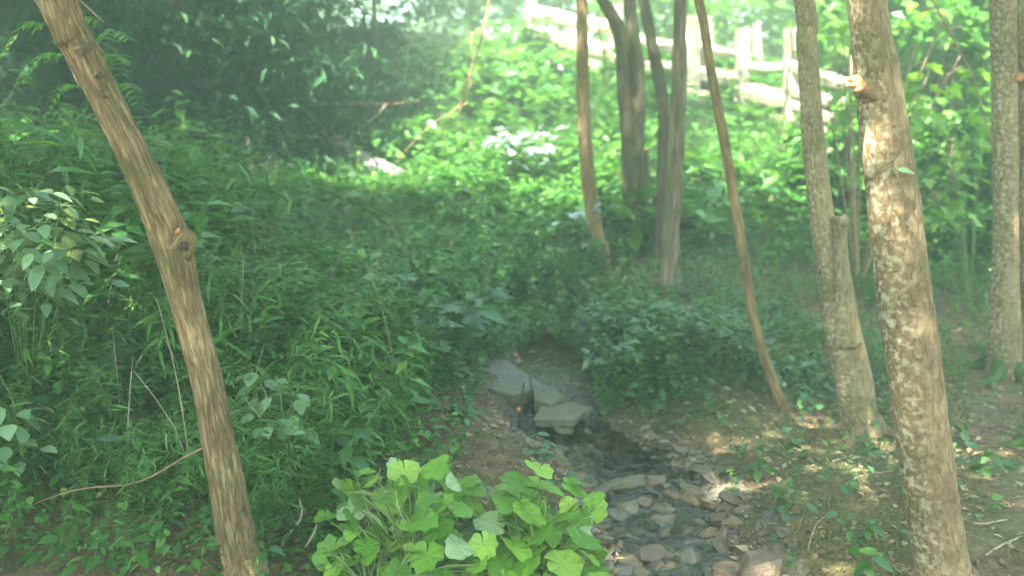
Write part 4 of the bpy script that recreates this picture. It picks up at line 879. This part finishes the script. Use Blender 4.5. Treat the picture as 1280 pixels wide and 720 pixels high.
def leaves_on_ground(name, label, cat, pts, tm, size, leafm, h=(.02, .09), pit=.0, kind='stuff'):
    z = ground_z(pts[:, 0], pts[:, 1]) + rng.uniform(*h, len(pts)); rot = rotm(rng.uniform(0, 6.28, len(pts)), rng.normal(pit, .3, len(pts)), rng.normal(0, .3, len(pts)))
    V, F = place(tm, np.column_stack([pts, z]), rot, size * np.minimum(np.exp(rng.normal(-.15, .36, len(pts))), 1.6)); return link(name, mesh(name, V, F, M[leafm], True), label=label, cat=cat, kind=kind)
leaves_on_ground('ground_cover', 'small glossy ground cover leaves on the right bank', 'ground cover', area(38000, .1, 5.5, 3.6, 10.5, cover_dens, .33), leaf_mid(.6, .2), .048, 'l_cover', (.015, .12))
scatter('bank_sprigs', 'small upright sprigs among the ground cover of the right bank', 'weeds', area(1500, .3, 4.0, 4.0, 7.2, cover_dens, gaps=True), T_weed, .13, 'l_slope')
leaves_on_ground('bank_cover', 'low leaves creeping over the left bank', 'ground cover', area(22000, -3.2, .1, 2.9, 6.5, lambda x, y: (x < np.interp(y, [3, 4.2, 5.5, 7], [-.55, -.2, -.15, 0])).astype(float), .3), leaf_mid(.55, .25), .042, 'l_weed', (.01, .13))
scatter('bank_grass', 'short grass and weeds on the dark soil under the leaning tree', 'grass', area(900, -2.6, -.5, 2.9, 4.2, xs_left, gaps=True), T_stilt, .26, 'l_grass')
leaves_on_ground('leaf_litter', 'dry brown fallen leaves on the bare soil', 'leaf litter', area(13000, -1.2, 4.5, 2.8, 8.0, None, .1), leaf_simple(.55), .04, 'l_litter', (.002, .014))
leaves_on_ground('moss', 'short olive moss and grass tufts on the right bank', 'moss', area(42000, .5, 4.0, 2.9, 6.5, lambda x, y: sstep(.36, .52, noise3(x * 1.7, y * 1.7, 2.0)), .3), leaf_blade(.12, .3), .035, 'moss', (.0, .006), .9)
# individual small plants on the right bank
SEED = [weed_template(g, 1.0, 7, .55, .62, 'oval') for _ in range(3)]
SEEDM = [(mesh('leaves', t_[2] * s_, t_[3], M['l_weed']), mesh('stem', t_[0] * s_, t_[1], M['stem'])) for t_, s_ in ((SEED[0], .11), (SEED[1], .13), (SEED[2], .10))]
for q in range(60):
    x, y = rng.uniform(.75, 3.2), rng.uniform(3.2, 5.8)
    if stream_dist(np.array([x]), np.array([y]))[0] < .4: continue
    r_ = thing('seedling', (x, y, gz(x, y)), 'small green seedling on bare soil ' + min(((1.5,3.3,'around the lichen tree'),(1.75,4.9,'around the pale tree'),(3.0,6.0,'in front of the brown tree'),(.7,3.9,'along the right edge of the brook'),(1.4,5.2,'under the leaning sapling'),(2.6,4.2,'between the lichen tree and the edge tree')), key=lambda k: (k[0]-x)**2 + (k[1]-y)**2)[2], 'seedling', 'seedlings on the bare right bank'); r_.rotation_euler.z = rng.uniform(0, 6.28); s_ = rng.uniform(.6, 1.3); r_.scale = (s_,) * 3
    lm, sm = SEEDM[q % 3]; link('leaves', lm, r_); link('stem', sm, r_)

# ------------------------------------------------------------------ vines, twigs, sticks, fallen log
def rod(name, label, cat, pts, rad, mat='twig', group=None, sides=6, amp=.2):
    W_ = [P(*p) for p in pts]; o_ = W_[0]; pp, rr = resample(W_, np.linspace(rad[0], rad[1], len(W_)), .04); V, F, A = tube(pp, rr, sides, amp=amp, seed=len(label)); mb = MB(); mb.add(V, F, 0, A)
    return link(name, mb.mesh(name, M[mat], off=o_, attr=True), None, o_, label, cat, group)
rod('thin_branch', 'thin bent twig reaching left from the foot of the leaning tree', 'twig', [(262,556,3.0),(225,575,3.1),(185,598,3.15),(150,607,3.2),(110,610,3.2),(75,618,3.2),(38,632,3.2)], (.004, .002))
rod('hanging_vine', 'long slack vine hanging in front of the bright clearing', 'vine', [(618,-40,8.0),(606,30,8.0),(592,80,8.0),(580,112,8.0),(576,128,8.0),(560,150,8.0),(548,178,8.05)], (.012, .005), 'twig')
rod('hanging_vine', 'second thin vine twisted beside the long slack one', 'vine', [(590,40,8.1),(587,75,8.1),(588,105,8.1),(578,128,8.05),(570,160,8.0)], (.006, .004), 'twig')
rod('hanging_vine', 'thin dark vine dangling from the forked tree over the fence', 'vine', [(748,20,8.2),(750,45,8.1),(754,60,8.1),(756,80,8.1),(755,100,8.1),(758,118,8.1)], (.008, .005), 'twig')
rod('hanging_vine', 'thin curved vine tip beside the dangling vine', 'vine', [(764,40,8.1),(758,55,8.1),(755,72,8.1)], (.006, .005), 'twig')
rod('dead_branch', 'bare dead branch sticking out horizontally from the evergreens', 'branch', [(380,132,10.2),(430,129,10.0),(480,130,9.9),(525,126,9.8)], (.010, .004), 'twig')
rod('dead_branch', 'small bare side twig under the horizontal dead branch', 'branch', [(484,129,9.9),(472,143,9.85),(456,156,9.8),(446,166,9.8)], (.008, .004), 'dead')
rod('dead_branch', 'long bare twig crossing the dark hollow', 'branch', [(585,128,9.2),(540,155,9.2),(510,185,9.2),(495,205,9.2)], (.005, .002), 'twig')
rod('dead_branch', 'arching bare bough high in the dark evergreens', 'branch', [(230,44,9.6),(280,36,9.5),(330,32,9.5),(385,42,9.6)], (.016, .008), 'bark_dark')
rod('dry_stem', 'reddish dry stem rising from the leafy bank by the slabs', 'stem', [(543,502,5.0),(542,480,5.0),(545,462,5.0),(556,438,5.05)], (.005, .003))
rod('vine', 'pale looping vine at the foot of the ridged tree', 'vine', [(768,400,7.0),(775,380,7.0),(776,362,7.0),(782,345,7.05)], (.008, .006), 'dead')
rod('root', 'pale curved root exposed in the muddy bank beside the leaning tree', 'root', [(351,688,3.2),(358,668,3.2),(372,656,3.2),(378,640,3.25),(374,624,3.3)], (.006, .003), 'dead')
rod('root', 'short forked root beside the pale curved one', 'root', [(382,684,3.15),(392,668,3.15),(396,655,3.2)], (.005, .003), 'dead')
rod('dark_stem', 'dark wavy sapling stem in front of the fence post', 'stem', [(984,182,9.4),(979,165,9.4),(980,145,9.4),(984,120,9.4),(985,95,9.4),(990,60,9.4),(988,30,9.4)], (.016, .009), 'bark_dark')
rod('thin_branch', 'reddish bare twig slanting down past the brown tree', 'twig', [(1160,-10,6.6),(1190,45,6.6),(1215,95,6.6),(1232,150,6.6),(1243,190,6.6)], (.008, .006))
rod('cut_sapling', 'short broken sapling stump with orange wood by the slim tree', 'stump', [(761,362,7.4),(760,345,7.4),(758,322,7.4),(757,303,7.4)], (.032, .02), 'bark_orange', sides=9)
g2 = [((1040,588,4.4),(1075,573,4.5),(1116,566,4.55),.008,'long fallen stick at the base of the pale tree'),((1052,630,4.05),(1066,622,4.1),(1080,615,4.15),.006,'short orange-brown stick on the mossy soil'),
      ((1085,606,4.2),(1100,600,4.2),(1115,594,4.25),.005,'thin stick pointing at the lichen tree'),((1232,690,3.5),(1250,680,3.55),(1276,672,3.6),.006,'yellowish stick beyond the lichen tree'),
      ((1215,662,3.7),(1235,660,3.7),(1258,656,3.72),.005,'thin dry stick on bare soil near the yellowish one'),((1010,690,3.6),(1020,660,3.75),(1035,640,3.85),.004,'thin dark twig standing on the mossy bank'),((920,720,3.4),(932,700,3.45),(946,684,3.5),.004,'bent twig leaning on the pinkish brown rock')]
for a_, b_, c_, r_, lab in g2:
    q = []
    for p in (a_, b_, c_):
        w = P(*p); q.append([w[0], w[1], gz(w[0], w[1]) + r_ * .8])
    q = np.array(q); pp, rr = resample(q, [r_, r_ * .9, r_ * .6], .03); pp[:, 2] = ground_z(pp[:, 0], pp[:, 1]) + rr * .8; V, F, A = tube(pp, rr, 6, amp=.25, seed=r_ * 900); mb = MB(); mb.add(V, F, 0, A)
    link('stick', mb.mesh('stick', M['dead'], off=q[0], attr=True), None, q[0], lab, 'stick', 'sticks on the right bank')
lo = P(495,228,9.3); pp, rr = resample([P(385,150,10.2), P(420,180,9.9), P(455,203,9.6), P(498,226,9.3)], [.06,.085,.10,.11], .06)
V, F, A = tube(pp, rr, 16, amp=.15, seed=4, lump=.1); mb = MB(); mb.add(V, F, 0, A); link('fallen_log', mb.mesh('fallen_log', M['bark_log'], off=lo, attr=True), None, lo, 'pale grey fallen log slanting down out of the dark evergreens', 'log')

# ------------------------------------------------------------------ haze
hv = bpy.data.materials.new('haze'); hv.use_nodes = True; nt = hv.node_tree; nt.nodes.clear()
out = nt.nodes.new('ShaderNodeOutputMaterial'); pv = nt.nodes.new('ShaderNodeVolumePrincipled')
pv.inputs['Color'].default_value = (.76,1.0,.80,1); pv.inputs['Density'].default_value = HAZE_DENSITY; pv.inputs['Anisotropy'].default_value = .2
nt.links.new(pv.outputs[0], out.inputs['Volume'])
x, y0, y1, zl, zh = 130, -130, 130, -2.9, 11.7
Vb = [(-x,y0,zl),(x,y0,zl),(x,y1,zl),(-x,y1,zl),(-x,y0,zh),(x,y0,zh),(x,y1,zh),(-x,y1,zh)]
Fb = [(0,3,2,1),(4,5,6,7),(0,1,5,4),(1,2,6,5),(2,3,7,6),(3,0,4,7)]
if HAZE_DENSITY > 0: link('haze', mesh('haze', Vb, Fb, hv, False), label='thin bright haze hanging in the wood', cat='haze', kind='stuff')
